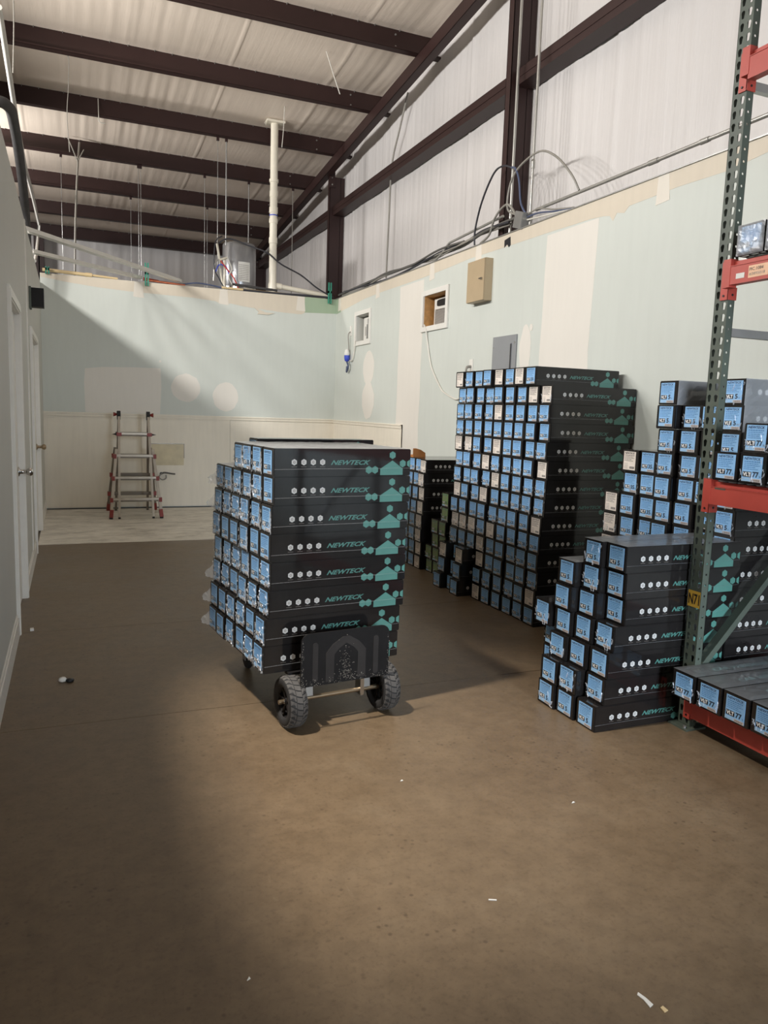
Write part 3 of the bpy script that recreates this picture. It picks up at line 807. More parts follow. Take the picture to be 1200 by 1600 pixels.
# ---- E: wall stack behind the rack
EC = [(2.73, 2.985), (2.875, 2.995), (2.98+.035, 3.0), (3.158, 2.975), (3.30, 2.995), (3.44, 2.99), (3.585, 2.985)]
EH = [13, 12, 12, 13, 10, 10, 8]
for c, (yy, xx) in enumerate(EC):
    for r in range(EH[c]):
        if c == 0 and r == 10: continue_x = .0
        k = B5 if c < 4 else B35
        if (c, r) in ((5, 9), (6, 7), (6, 6), (6, 5)): k = WH
        j = RC.uniform(-.012, .012); dy = RC.uniform(-.003, .003)
        if c == 3: j += -.015*(r > 10)
        lb = '%s carton behind the rack, %s layer, %s from rack frame' % ('white' if k == WH else 'blue VLT '+k[1], OR[r], OR[c])
        o = carton(xx+j, yy+dy, r*P, RC.uniform(-.008, .008), k, lb, 'cartons in the wall stack behind the rack', side_=(c == 0 or (c == 3 and r == 12)), wrap=.45)
        if (c == 0 and r > 10) or (c == 3 and r == 12): link('side_film', SIDEF[r % 2], o)

# ================================================================== PALLET RACK
rack = empty('pallet_rack', (2.70, 2.66, 0)); tag(rack, 'green pallet rack frame with orange-red beams holding cartons', 'rack')
def teardrop(cx, cz, s=1.):
    pts = []
    for k in range(7):
        a = -PI/6+k*(PI+PI/3)/6; pts.append((cx+.0085*math.cos(a)*s, cz+.006+.0085*math.sin(a)*s))
    pts += [(cx-.0045*s, cz-.0135*s), (cx+.0045*s, cz-.0135*s)]
    return pts
def cell_mesh(w, h, hole, thick):
    bm = bmesh.new()
    outer = [bm.verts.new((a, b, 0)) for a, b in ((-w/2, -h/2), (w/2, -h/2), (w/2, h/2), (-w/2, h/2))]
    inner = [bm.verts.new((a, b, 0)) for a, b in hole]
    es = [bm.edges.new((L[i], L[(i+1) % len(L)])) for L in (outer, inner) for i in range(len(L))]
    bmesh.ops.triangle_fill(bm, edges=es, use_beauty=True, normal=(0, 0, 1))
    vs = [v.co.copy() for v in bm.verts]; idx = {v: i for i, v in enumerate(bm.verts)}
    # drop the faces that fill the hole
    fs = []
    hx = sum(a for a, b in hole)/len(hole); 
    inn = set(inner)
    for f in bm.faces:
        if all(v in inn for v in f.verts): continue
        fs.append(tuple(idx[v] for v in f.verts))
    ring = [idx[v] for v in inner]
    bm.free(); return vs, fs, ring
def perforated(b, w, h, holes_fn, n, mp, thick, mat, cx):
    vs, fs, ring = cell_mesh(w, h, holes_fn, thick)
    for i in range(n):
        z = h/2+i*h
        b.add([mp(cx+v.x, z+v.y, 0) for v in vs], fs, mat); b.add([mp(cx+v.x, z+v.y, -thick) for v in vs], fs, mat)
        m = len(ring)
        b.add([mp(cx+vs[k].x, z+vs[k].y, 0) for k in ring]+[mp(cx+vs[k].x, z+vs[k].y, -thick) for k in ring], [(k, (k+1) % m, m+(k+1) % m, m+k) for k in range(m)], mat)
def post(parent, x, y):
    p = empty('post', (0, 0, 0)); p.parent = parent; p.location = (x, y, 0)
    PW, PD, N = .076, .04, 72
    b = MB(); mf = lambda s, t_, d: (-d, s, t_+.01)
    td = teardrop(0, 0, 1.22)
    perforated(b, PW/2, .0508, td, N, mf, .002, PGREEN, PW/4-PW/2); perforated(b, PW/2, .0508, td, N, mf, .002, PGREEN, PW/4)
    b.build('perforated_face', p)
    b = MB(); circ = [(.0055*math.cos(k*PI/4), .0055*math.sin(k*PI/4)) for k in range(8)]
    perforated(b, PD, .0508, circ, N, lambda s, t_, d: (s+PD/2, -PW/2-d, t_+.01), .002, PGREEN, 0)
    b.build('side_face', p)
    H = N*.0508+.01
    b = MB(); b.box((0, PW/2-.002, .01), (PD, PW/2, H), PGREEN); b.box((PD-.002, PW/2-.014, .01), (PD, PW/2, H), PGREEN); b.box((PD-.002, -PW/2, .01), (PD, -PW/2+.014, H), PGREEN); b.build('rear_lip', p)
    b = MB(); b.box((-.045, -.065, 0), (.075, .055, .008), PGREEN)
    for bx, by in ((-.032, -.04), (.06, .04)): b.tube([(bx, by, .008), (bx, by, .02)], .008, GALV, 6)
    b.build('foot_plate', p)
    return p
p1 = post(rack, 0, 0); p2 = post(rack, .86, 0); p3 = post(rack, 0, -2.5); p4 = post(rack, .86, -2.5)
for yo in (0, -2.5):
    for z0, x0, z1, x1 in ((.27, .045, 1.12, .84), (1.14, .84, 1.80, .045)):
        if yo == 0 and z0 > 1: continue
        b = MB(); b.bar((x0, yo, z0), (x1, yo, z1), .03, .045, PGREEN, (0, 1, 0)); b.build('brace', rack)
    for z in (.22, 1.855, 2.9):
        b = MB(); b.bar((.04, yo, z), (.86, yo, z), .03, .036, GALV if z > 1 else PGREEN); b.build('brace', rack)
b = MB(); mf = lambda s, t_, d: (-d, -s, t_)
b.rect(-.038, .585, .076, .078, YELLOW, mf, .0028); b.text('N71', -.033, .597, .066, .052, INK, mf, .0034, 0, .02)
st = b.build('number_sticker', p1); st['label'] = 'yellow sticker reading N71'
def beam(z0, h, cz0, cz1, xo, parent):
    bb = MB()
    y0, y1 = -2.46, -.075
    bb.box((xo-.04, y0, z0), (xo, y1, z0+h*.78), PORANGE); bb.box((xo-.022, y0, z0+h*.78), (xo, y1, z0+h), PORANGE)
    bb.box((xo-.043, y0, z0+h*.76), (xo-.022, y1, z0+h*.79), PORANGE)
    ob = bb.build('beam', parent)
    for ya, sgn in ((-.038, -1), (-2.462, 1)):
        c = MB(); dr = -sgn
        c.box((xo-.006, ya-.005, cz0), (xo-.0005, ya+.040, cz1), PORANGE) if sgn < 0 else c.box((xo-.006, ya-.040, cz0), (xo-.0005, ya+.005, cz1), PORANGE)
        c.box((xo-.006, ya-.004 if sgn < 0 else ya, cz0), (xo+.045, ya if sgn < 0 else ya+.004, cz0+.055), PORANGE)
        c.box((xo-.042, ya-.04 if sgn < 0 else ya, cz0+.045), (xo, ya if sgn < 0 else ya+.04, cz1), PORANGE)
        for z in (cz0+.018, cz1-.02): c.tube([(xo-.006, ya+.02, z), (xo-.01, ya+.02, z)], .005, INK, 6)
        for z in (cz0+.055, cz0+.085): c.box((xo-.0068, ya+.016, z), (xo-.0058, ya+.022, z+.016), INK)
        c.tube([(xo+.02, ya-.004, cz0+.022), (xo+.02, ya-.0062, cz0+.022)], .0055, INK, 8)
        c.build('end_connector', ob)
    return ob
beams = []
for z0, h, c0, c1 in ((.075, .10, .045, .19), (1.085, .102, 1.04, 1.195), (2.045, .10, 1.99, 2.155), (2.885, .115, 2.86, 3.02)):
    beams.append(beam(z0, h, c0, c1, 0., rack))
    rb = MB(); rb.box((.90, -2.46, z0), (.94, -.04, z0+h), PORANGE); rb.build('beam', rack)
    b = MB(); zt = z0+h+.003
    for i in range(47): b.bar((-.005, -.09-i*.05, zt), (.92, -.09-i*.05, zt), .005, .005, GALV); b.bar((-.007, -.09-i*.05, zt), (-.007, -.09-i*.05, zt-.035), .004, .004, INK)
    for i in range(6): b.bar((.0+i*.17, -2.42, zt+.004), (.0+i*.17, -.06, zt+.004), .005, .005, GALV)
    o = b.build('wire_deck', rack); o['kind'] = 'stuff'
# stickers on the third beam
b = MB(); mb_ = lambda s, t_, d: (-.04-d, -s, t_)
b.rect(.11, 2.065, .045, .022, WHITEP, mb_, .0008); b.rect(.175, 2.06, .10, .05, simple('peach_sticker', srgb(232, 186, 150), .5), mb_, .0008)
b.text('PIC.1084', .18, 2.088, .07, .014, INK, mb_, .0014); b.text('#3895018', .18, 2.068, .08, .013, L_GREYI, mb_, .0014)
b.build('sticker', beams[2])
b = MB(); b.rect(.10, 1.155, .06, .012, PGREEN, mb_, .0008); b.build('paint_scrape', beams[1])
# cartons on the rack shelves
zlow, zmid, zup = .175+.008+.002, 1.187+.011, 2.145+.011
for c in range(5):
    carton(2.575+.004*c, 2.487-c*.145, zlow, .0, B77, 'blue VLT 77 carton on bottom rack shelf, %s from rack post' % OR[c], 'cartons on the bottom rack shelf', side_=False, top_=True, wrap=.8)
for c in range(4):
    carton(2.64, 2.425-c*.145, zmid, .0, B77, 'blue VLT 77 carton, middle rack shelf, lower layer, %s from post' % OR[c], 'cartons on the middle rack shelf', wrap=.8)
for c in range(3):
    carton(2.645, 2.277-c*.145, zmid+P, .0, B77, 'blue VLT 77 carton, middle rack shelf, upper layer, %s from post' % OR[c], 'cartons on the middle rack shelf', wrap=.8)
for c in range(3):
    o = carton(2.65, 2.41-c*.147, zup, .0, B77, 'silvery film wrapped carton on upper rack shelf, %s from post' % OR[c], 'cartons on the upper rack shelf', wrap=0)
    link('shrink_wrap', WRAPU[c], o)['kind'] = 'stuff'; link('end_film', ENDF[c], o, (-.003, 0, 0))

# ================================================================== HAND TRUCK
ht = empty('hand_truck', (AX, AY, 0), TH); tag(ht, 'black four-wheeled hand truck carrying the stack of cartons', 'hand truck')
b = MB()
for u in (.20, .52): b.tube([(u, -.06, .232), (u, .95, .232)], .016, GALV, 10)
for v in (.02, .30, .58, .86): b.tube([(.20, v, .232), (.52, v, .232)], .013, GALV, 8)
b.build('frame', ht)
for v in (-.02, .45):
    b = MB(); b.box((.10, v, .236), (.62, v+.05, .249), DARK); b.build('load_bar', ht)
# toe plate
def mpl(s, t_, d): return (s, -.105-d, t_)
px0, px1, pz0, pz1 = .122, .572, .205, .452
def rr(x0, z0, x1, z1, r, rb=.012):
    out = []
    for cx, cz, a0, q in ((x1-r, z1-r, 0, r), (x0+r, z1-r, PI/2, r), (x0+rb, z0+rb, PI, rb), (x1-rb, z0+rb, 1.5*PI, rb)):
        for k in range(5): a = a0+k*PI/8; out.append((cx+q*math.cos(a), cz+q*math.sin(a)))
    return out
b = MB(); b.prism(rr(px0, pz0, px1, pz1, .04), 0, .008, DARK, mpl); tp = fixnormals(b.build('toe_plate', ht))
for s_ in (px0+.055, px1-.085):
    b = MB(); b.prism(rr(s_, pz0+.02, s_+.026, pz1-.045, .012), .008, .0105, DGREY, mpl); fixnormals(b.build('pressed_rib', tp))
def arch(x0, x1, z0, z1, w_):
    o_ = [(x0, z0), (x0, z1-.07), (x0+.035, z1-.03), (x0+.085, z1), (x1-.085, z1), (x1-.035, z1-.03), (x1, z1-.07), (x1, z0)]
    i_ = [(x0+w_, z0), (x0+w_, z1-.08), (x0+w_+.022, z1-.055), (x0+w_+.058, z1-w_*.75), (x1-w_-.058, z1-w_*.75), (x1-w_-.022, z1-.055), (x1-w_, z1-.08), (x1-w_, z0)]
    return o_, i_
o_, i_ = arch(px0+.12, px0+.325, pz0+.012, pz1-.03, .042)
b = MB()
for k in range(7):
    b.prism([o_[k], i_[k], i_[k+1], o_[k+1]], .008, .0105, DGREY, mpl)
fixnormals(b.build('pressed_arch', tp))
R = random.Random(8); b = MB()
for k in range(260):
    if R.random() < .6: s_ = R.gauss((px0+px1)/2+.0, .018); t_ = pz0+.02+abs(R.gauss(0, .07))
    else: s_ = R.uniform(px0+.01, px1-.01); t_ = pz0+abs(R.gauss(0, .018))+.003
    if t_ > pz1-.02 or not px0 < s_ < px1: continue
    q = R.uniform(.0008, .0026); b.poly([(s_-q, t_-q*.4), (s_+q*R.uniform(.4, 1.2), t_-q*.6), (s_+q*.5, t_+q), (s_-q*.6, t_+q*.7)], DUST, mpl, .0112)
for k in range(70):
    s_ = R.choice((px0+.006, px1-.006))+R.uniform(-.005, .005); t_ = R.uniform(pz0, pz1-.03); q = R.uniform(.001, .003)
    b.poly([(s_-q*.4, t_-q), (s_+q*.5, t_-q*.8), (s_+q*.3, t_+q), (s_-q*.5, t_+q*.7)], DUST, mpl, .0112)
o = b.build('chipped_paint', tp); o['kind'] = 'stuff'
b = MB(); b.box((.16, -.10, .20), (.18, -.02, .25), DARK); b.box((.50, -.10, .20), (.52, -.02, .25), DARK); b.build('plate_bracket', ht)
b = MB(); b.tube([(.05, -.03, .121), (.655, -.03, .121)], .0105, BRASS, 12); b.build('axle', ht)
b = MB()
for u in (.2, .50):
    b.bar((u, -.03, .118), (u, -.02, .235), .035, .012, GALV)
b.box((.455, -.055, .10), (.475, .0, .20), CHROME); b.build('axle_bracket', ht)
def wheel(u0, u1, v):
    w_ = empty('wheel'); w_.parent = ht; w_.location = ((u0+u1)/2, v, .121)
    W = (u1-u0)/2; Rr = .1195
    Mx = Matrix.Rotation(PI/2, 4, 'Y')
    b = MB(); b.lathe([(.07, -W*.75), (.078, -W*.98), (.098, -W), (.112, -W*.86), (Rr-.003, -W*.6), (Rr-.002, 0), (Rr-.003, W*.6), (.112, W*.86), (.098, W), (.078, W*.98), (.07, W*.75), (.07, -W*.75)], RUBBER, 40, Mx); tr_ = b.build('tyre', w_)
    b = MB(); n = 26
    for k in range(n):
        a = 2*PI*k/n
        for row, (xa, xb) in enumerate(((-W*.92, -W*.36), (-W*.30, W*.30), (W*.36, W*.92))):
            aa = a+(.5 if row == 1 else 0)*2*PI/n
            w2 = 2*PI/n*.40; sk = .06 if row == 0 else (-.06 if row == 2 else .03)
            vs = []
            for rr_ in (Rr-.007, Rr):
                for x_, q in ((xa, -w2-sk), (xa, w2-sk), ((xa+xb)/2, w2*1.1), (xb, w2+sk), (xb, -w2+sk), ((xa+xb)/2, -w2*.9)):
                    r2 = rr_-(.009 if abs(x_) > W*.8 else (.0012 if abs(x_) > .3*W else 0)); vs.append((x_, r2*math.cos(aa+q), r2*math.sin(aa+q)))
            b.add(vs, [(6, 7, 8, 9, 10, 11)]+[(k2, (k2+1) % 6, 6+(k2+1) % 6, 6+k2) for k2 in range(6)], DGREYT)
    fixnormals(b.build('tread_block', tr_))['kind'] = 'stuff'
    b = MB(); b.lathe([(.0705, -W*.74), (.066, -W*.7), (.064, -W*.3), (.064, W*.3), (.066, W*.7), (.0705, W*.74)], DARK, 32, Mx)
    for sg in (-1, 1):
        b.lathe([(0, sg*(W*.66)), (.017, sg*W*.64), (.02, sg*W*.45), (.02, 0)], DARK, 16, Mx)
        for k in range(5):
            for dq in (-.17, .17):
                a = 2*PI*k/5; 
                p = (sg*W*.5, .014*math.cos(a), .014*math.sin(a)); q = (sg*W*.62, .066*math.cos(a+dq), .066*math.sin(a+dq))
                b.bar(p, q, .009, .006, DARK, (1, 0, 0))
    rm = b.build('rim', w_)
    b = MB(); b.lathe([(0, -W*.78), (.008, -W*.76), (.009, -W*.66), (0, -W*.66)], CHROME, 10, Mx); b.lathe([(0, W*.78), (.008, W*.76), (.009, W*.66), (0, W*.66)], CHROME, 10, Mx); b.build('hub_nut', rm)
DGREYT = simple('dusty_tread', (.085, .078, .072), .8, var=.3)
wheel(.062, .150, -.035); wheel(.548, .636, -.025)
for u in (.19, .53):
    c = empty('caster'); c.parent = ht; c.location = (u, .80, 0)
    b = MB(); b.lathe([(.0, -.015), (.05, -.015), (.057, -.008), (.057, .008), (.05, .015), (0, .015)], RUBBER, 24, Matrix.Translation((0, 0, .0575)) @ Matrix.Rotation(PI/2, 4, 'Y')); b.build('wheel', c)
    b = MB(); b.box((-.024, -.02, .05), (-.018, .02, .14), GALV); b.box((.018, -.02, .05), (.024, .02, .14), GALV); b.box((-.024, -.03, .14), (.024, .03, .146), GALV); b.tube([(0, 0, .146), (0, 0, .225)], .01, GALV, 8); b.build('fork', c)
b = MB(); b.tube(smooth_path([(.20, .95, .232), (.20, 1.0, .24), (.23, 1.06, .25), (.36, 1.08, .255), (.49, 1.06, .25), (.52, 1.0, .24), (.52, .95, .232)], 4), .014, DARK, 8); b.build('handle', ht)

# ================================================================== LADDER
la = empty('step_ladder', (.75, 10.3, 0)); tag(la, 'folding multi-position aluminium ladder with red rung caps by the back wall', 'ladder')
def side_frame(sg):
    # sg -1: front (towards the camera), +1: rear
    yb = -.36 if sg < 0 else .47
    def pt(x, z): return (x, yb*(1-z/1.32)+.02, z)
    xo = lambda z: .305-.095*min(1, z/.98)
    for s_ in (-1, 1):
        b = MB(); b.bar(pt(s_*xo(0), .04), pt(s_*xo(.86), .86), .034, .06, ALU if sg < 0 else ALU_SHADED, (0, 1, 0)); lg = b.build('outer_leg', la)
        b = MB(); b.bar(pt(s_*xo(0), 0.015), pt(s_*xo(.1), .11), .044, .072, REDPL, (0, 1, 0)); b.bar(pt(s_*xo(0), -.002+.002), pt(s_*xo(.02), .03), .04, .06, RUBBER, (0, 1, 0)); b.build('foot', lg)
        b = MB(); b.bar(pt(s_*.205, .02), pt(s_*.18, 1.27), .028, .05, ALU if sg < 0 else ALU_SHADED, (0, 1, 0)); il = b.build('inner_leg', la)
        b = MB(); b.bar(pt(s_*.205, .0), pt(s_*.205, .03), .028, .045, RUBBER, (0, 1, 0)); b.build('foot', il)
    for i, z in enumerate((.235, .50, .775) if sg < 0 else (.24, .50, .76)):
        xw = xo(z)+.012
        b = MB(); p = pt(0, z); b.box((-xw, p[1]-.034, z-.002), (xw, p[1]+.034, z+.024), ALU if sg < 0 else ALU_SHADED); b.box((-xw+.01, p[1]-.02, z-.022), (xw-.01, p[1]+.02, z-.002), ALU_SHADED); rg_ = b.build('rung', la)
        for s_ in (-1, 1):
            b = MB(); b.box((s_*xw-.019, p[1]-.042, z-.026), (s_*xw+.019, p[1]+.042, z+.028), REDPL); b.build('rung_cap', rg_)
    z = 1.05; p = pt(0, z); xw = .185
    b = MB(); b.box((-xw, p[1]-.034, z-.002), (xw, p[1]+.034, z+.024), ALU if sg < 0 else ALU_SHADED); b.box((-xw+.01, p[1]-.02, z-.022), (xw-.01, p[1]+.02, z-.002), ALU_SHADED); rg_ = b.build('rung', la)
    for s_ in (-1, 1):
        b = MB(); 
        b.prism([(s_*xw-.03, z-.022), (s_*xw+.03, z-.022), (s_*xw+.03, z+.022), (s_*xw-.03, z+.022)], p[1]-.044, p[1]+.044, DGREY if sg > 0 else REDPL, lambda a, c, d: (a, d, c))
        if sg < 0: b.prism([(s_*(xw+.025), z-.014), (s_*(xw+.085), z), (s_*(xw+.025), z+.016)], p[1]-.02, p[1]+.02, DGREY, lambda a, c, d: (a, d, c))
        fixnormals(b.build('rung_cap', rg_))
side_frame(-1); side_frame(1)
for s_ in (-1, 1):
    b = MB(); b.box((s_*.18-.02, .0, 1.235), (s_*.18+.02, .075, 1.345), RUBBER); b.tube([(s_*.18-.022, .035, 1.30), (s_*.18+.022, .035, 1.30)], .042, RUBBER, 14); hg = b.build('hinge', la)
    b = MB(); b.tube([(s_*.20, .035, 1.30), (s_*.245, .035, 1.30)], [.012, .03], REDPL, 12); b.build('hinge_knob', hg)

# ================================================================== WALL FITTINGS
# tan steel cabinet
cb = empty('wall_cabinet', (XR, 6.597, 2.52)); tag(cb, 'tan steel control cabinet mounted high on the right-hand wall', 'cabinet')
b = MB(); b.box((-.08, -.167, 0), (0, .167, .386), TANBOX); b.build('body', cb)
b = MB(); b.box((-.09, -.164, .003), (-.081, .164, .383), TANBOX); dr_ = b.build('door', cb)
b = MB(); b.tube([(-.09, -.13, .2), (-.102, -.13, .2)], .011, CHROME, 10); b.box((-.107, -.135, .195), (-.10, -.09, .206), CHROME); b.build('latch', dr_)
ep = empty('breaker_panel', (XR, 6.135, 1.55)); tag(ep, 'grey electrical breaker panel on the wall behind the tall carton stack', 'electrical panel')
b = MB(); b.box((-.012, -.205, 0), (0, .205, .62), GREYENAM); b.build('cover', ep)
b = MB(); b.box((-.02, -.13, .06), (-.013, .17, .545), GREYENAM); dr_ = b.build('door', ep)
b = MB(); b.box((-.0215, -.132, .07), (-.0195, -.12, .54), DGREY); b.build('door_edge', dr_)
for dy, dz in ((-.18, .55), (.18, .52)):
    b = MB(); b.tube([(-.012, dy, dz), (-.015, dy, dz)], .009, CHROME, 8); b.build('screw', ep)
ol = empty('wall_outlet', (XR, 6.755, 1.93)); tag(ol, 'small white wall outlet with a grey plug beside the breaker panel', 'outlet')
b = MB(); b.box((-.008, -.035, -.06), (0, .035, .06), TRIM); b.build('cover_plate', ol)
b = MB(); b.tube(smooth_path([(-.008, 0, -.01), (-.05, 0, -.02), (-.06, 0, -.06), (-.045, .01, -.11)], 4), [.014]*5+[.011]*4+[.006]*4, CABLE, 8); b.build('plug', ol)
ol = empty('wall_outlet', (XR, 10.33, 2.55)); tag(ol, 'white wall outlet with hanging cord and blue plug beside the far window', 'outlet')
b = MB(); b.box((-.008, -.035, -.06), (0, .035, .08), TRIM); b.build('cover_plate', ol)
b = MB(); b.tube(smooth_path([(-.01, 0, .0), (-.04, 0, -.05), (-.03, .0, -.2), (-.02, 0, -.34)], 4), .008, CABLE, 6); b.build('cord', ol)
b = MB(); b.lathe([(0, 0), (.035, .01), (.04, .06), (.03, .1), (.012, .12)], WHITEP, 14, Matrix.Translation((-.045, .02, -.36))); b.build('plug_top', ol)
b = MB(); b.lathe([(0, 0), (.03, .01), (.04, .05), (.04, .09)], WIRE_B, 14, Matrix.Translation((-.045, .02, -.42))); b.build('plug_body', ol)
b = MB(); b.tube(smooth_path([(-.045, .02, -.42), (-.05, -.05, -.48), (-.04, .03, -.56), (-.03, .05, -.48)], 4), .014, CABLE_B, 6); b.build('adapter_lead', ol)
def cable(name, pts, r, mat, label, cat='cable', n=6, k=6, group=None):
    b = MB(); b.tube(smooth_path(pts, k), r, mat, n); o = b.build(name); return tag(o, label, cat, group)
cable('power_cord', [(XR-.03, 10.27, 2.14), (XR-.02, 10.18, 2.16), (XR-.015, 10.12, 2.30), (XR-.03, 10.06, 2.40)], .008, CABLE_W, 'white power cord looping from the far window to the outlet', 'cord')
cable('power_cord', [(XR-.03, 7.84, 2.42), (XR-.025, 7.80, 2.36), (XR-.012, 7.78, 2.25), (XR-.012, 7.70, 2.05), (XR-.012, 7.62, 1.92), (XR-.012, 7.40, 1.72), (XR-.012, 7.28, 1.66), (XR-.012, 7.05, 1.60), (XR-.012, 6.95, 1.61)], .009, CABLE_W, 'white power cord hanging down the wall from the wood-lined window', 'cord')
# small black box high over the far door
b = MB(); b.box((XL+.001, 7.78, 2.275), (XL+.02, 7.92, 2.47), PGREEN); b.box((XL+.02, 7.79, 2.29), (XL+.125, 7.91, 2.46), DARK)
tag(b.build('wall_speaker'), 'small black box mounted on the left partition above the far door', 'speaker')
# floor stub and hose on the back wall
b = MB(); b.tube(smooth_path([(1.16, YB-.03, .48), (1.2, YB-.06, .50), (1.3, YB-.07, .485), (1.34, YB-.05, .48)], 5), .012, CABLE_G, 8)
b.tube(smooth_path([(1.24, YB-.04, .50), (1.17, YB-.05, .49), (1.13, YB-.05, .44), (1.17, YB-.05, .40), (1.22, YB-.05, .42), (1.22, YB-.05, .47)], 5), .009, CABLE, 6)
b.tube([(1.16, YB-.012, .485), (1.16, YB-.02, .485)], .02, CABLE_G, 14)
tag(b.build('shutoff_valve'), 'small water valve with a looped hose low on the back wall', 'valve')

# ---- conduits and cables along the top of the right-hand wall
def conduit(pts, r, label, m=EMT, k=None, couplers=()):
    b = MB(); b.tube(pts if k is None else smooth_path(pts, k), r, m, 10); rt = b.build('conduit'); tag(rt, label, 'conduit')
    for p, q in couplers:
        c = MB(); c.tube([p, q], r*1.35, m, 10); c.build('coupling', rt)
    return rt
X = XR+.035
conduit([(X, 5.80, 3.205), (X, 1.0, 3.205)], .0135, 'grey steel conduit running along the wall top behind the rack post', EMT, None, [((X, 4.42, 3.205), (X, 4.33, 3.205)), ((X, 3.95, 3.205), (X, 3.88, 3.205))])
conduit([(X, 6.35, 3.27), (X, 7.3, 3.235), (X, 7.45, 3.22), (X, 7.6, 3.15), (X, 7.8, 3.10)], .0125, 'grey steel conduit bending down along the wall top left of the brown column', EMT, 4)
conduit([(3.772, 6.30, 3.10), (3.772, 6.30, 6.2)], .013, 'grey vertical conduit on the near edge of the brown column, hidden side', EMT)
conduit([(XR+.06, 5.93, 3.10), (XR+.06, 5.93, 6.2)], .0125, 'grey vertical conduit standing just in front of the brown column', EMT, None, [((XR+.06, 5.93, 3.58), (XR+.06, 5.93, 3.65))])
cable('cable', [(3.93, 9.15, 5.36), (3.93, 9.38, 5.0), (3.93, 9.6, 4.62), (3.92, 9.62, 3.9), (3.9, 9.6, 3.2)], .012, CABLE, 'grey cable dropping down the white upper wall past the girt')
jb = empty('junction_box', (XR+.03, 6.02, 3.09)); tag(jb, 'square grey junction box where the cables meet at the wall top', 'junction box')
b = MB(); b.box((-.05, -.07, 0), (.05, .07, .14), GALV, Matrix.Rotation(.3, 4, 'X')); b.build('body', jb)
b = MB(); b.box((-.054, -.065, .005), (-.05, .065, .135), GALV, Matrix.Rotation(.3, 4, 'X')); b.build('cover', jb)
R = random.Random(17)
base = [(XR+.03, 10.9, 3.10), (XR+.04, 10.0, 3.10), (XR+.03, 9.2, 3.11), (XR+.04, 8.4, 3.11), (XR+.04, 7.7, 3.13), (XR+.03, 7.1, 3.13), (XR+.04, 6.6, 3.16), (XR+.03, 6.15, 3.16)]
names = ['dark cable lowest in the bundle along the wall top', 'grey cable in the bundle along the wall top', 'thick dark cable uppermost in the wall-top bundle', 'slim grey cable woven through the wall-top bundle', 'black cable sagging at the far end of the wall-top bundle']
for i in range(5):
    pts = [(x+R.uniform(-.03, .02), y+R.uniform(-.1, .1), z+R.uniform(-.012, .05)+.008*i) for x, y, z in base]
    cable('cable', pts[:6] if i == 4 else pts, [.012, .009, .015, .008, .011][i], [CABLE_D, CABLE, CABLE_G, CABLE, CABLE_G][i], names[i])
cable('cable', [(XR+.02, 6.85, 3.10), (XR+.01, 6.83, 3.25), (XR, 6.70, 3.48), (XR, 6.5, 3.68), (XR, 6.33, 3.70), (XR+.02, 6.22, 3.66)], .009, CABLE_D, 'dark cable arching up to the conduit on the brown column')
cable('cable', [(XR+.02, 6.22, 3.66), (XR, 6.12, 3.62), (XR, 6.05, 3.5), (XR, 6.0, 3.3), (XR+.02, 5.92, 3.18)], .009, CABLE_B, 'blue-grey cable curving down over the brown column to the junction box')
cable('cable', [(XR+.02, 6.08, 3.22), (XR, 6.22, 3.3), (XR, 6.2, 3.5), (XR, 6.05, 3.62), (XR, 5.75, 3.66), (XR, 5.5, 3.55), (XR, 5.28, 3.36), (XR+.03, 5.2, 3.22)], .009, CABLE, 'grey cable looping from the junction box over to the long conduit')
cable('cable', [(XR+.03, 6.75, 3.10), (XR+.01, 6.55, 3.14), (XR, 6.45, 3.26), (XR, 6.32, 3.33), (XR, 6.2, 3.33), (XR+.02, 6.1, 3.22)], .011, CABLE, 'thick grey cable bowing over the wall top beside the column foot')
for i in range(3):
    cable('cable', [(XR+.03, 5.95, 3.15+.02*i), (XR+.02, 5.75, 3.13+.035*i), (XR+.02, 5.5, 3.11+.015*i), (XR+.03, 5.25, 3.092+.004*i)], .007, [CABLE_W, CABLE_B, CABLE][i], ['white', 'blue-grey', 'grey'][i]+' cable lying on the wall top just past the junction box')

# ---- things on top of the back wall
YP = YB+.06
pv = empty('vent_pipe', (2.745, YP+.06, 3.07)); tag(pv, 'cream PVC vent pipe rising from the back wall to the roof', 'pipe')
zc = CEIL(YP+.06)-3.07-.03
b = MB(); b.tube([(0, 0, 0), (0, 0, zc)], .054, PVC, 16); b.build('pipe', pv)
for z0, z1, r in ((.02, .16, .066), (.72, .80, .062), (1.0, 1.06, .062), (1.14, 1.22, .062), (1.36, 1.44, .06), (1.56, 1.60, .066)):
    b = MB(); b.tube([(0, 0, z0), (0, 0, z1)], r, PVC, 16); b.build('coupling', pv)
b = MB(); b.tube([(0, 0, 1.10), (0, 0, 1.115)], .0595, WIRE_B, 16); b.build('tape_band', pv)
b = MB(); b.add([(-.13, -.1, zc), (.13, -.1, zc), (.13, .1, zc), (-.13, .1, zc), (-.13, -.1, zc-.03), (.13, -.1, zc-.03), (.10, .1, zc-.03), (-.1, .1, zc-.03)], [(0, 1, 2, 3), (4, 7, 6, 5), (0, 4, 5, 1), (1, 5, 6, 2), (2, 6, 7, 3), (3, 7, 4, 0)], PVC); b.build('roof_flange', pv)
b = MB(); b.tube([(.05, 0, .135), (.85, 0, .055)], .036, PVC, 14); b.tube([(.05, 0, .135), (.13, 0, .127)], .045, PVC, 14); b.build('branch_pipe', pv)
b = MB(); b.tube([(-.30, YP, 3.12), (.25, YP, 3.105)], .022, TAN, 12); b.tube([(.22, YP, 3.106), (.30, YP, 3.104)], .027, TAN, 12); b.tube([(.30, YP, 3.104), (.62, YP, 3.09)], .015, TAN, 10); tag(b.build('water_pipe'), 'tan plastic pipe lying along the left end of the back wall top', 'pipe')
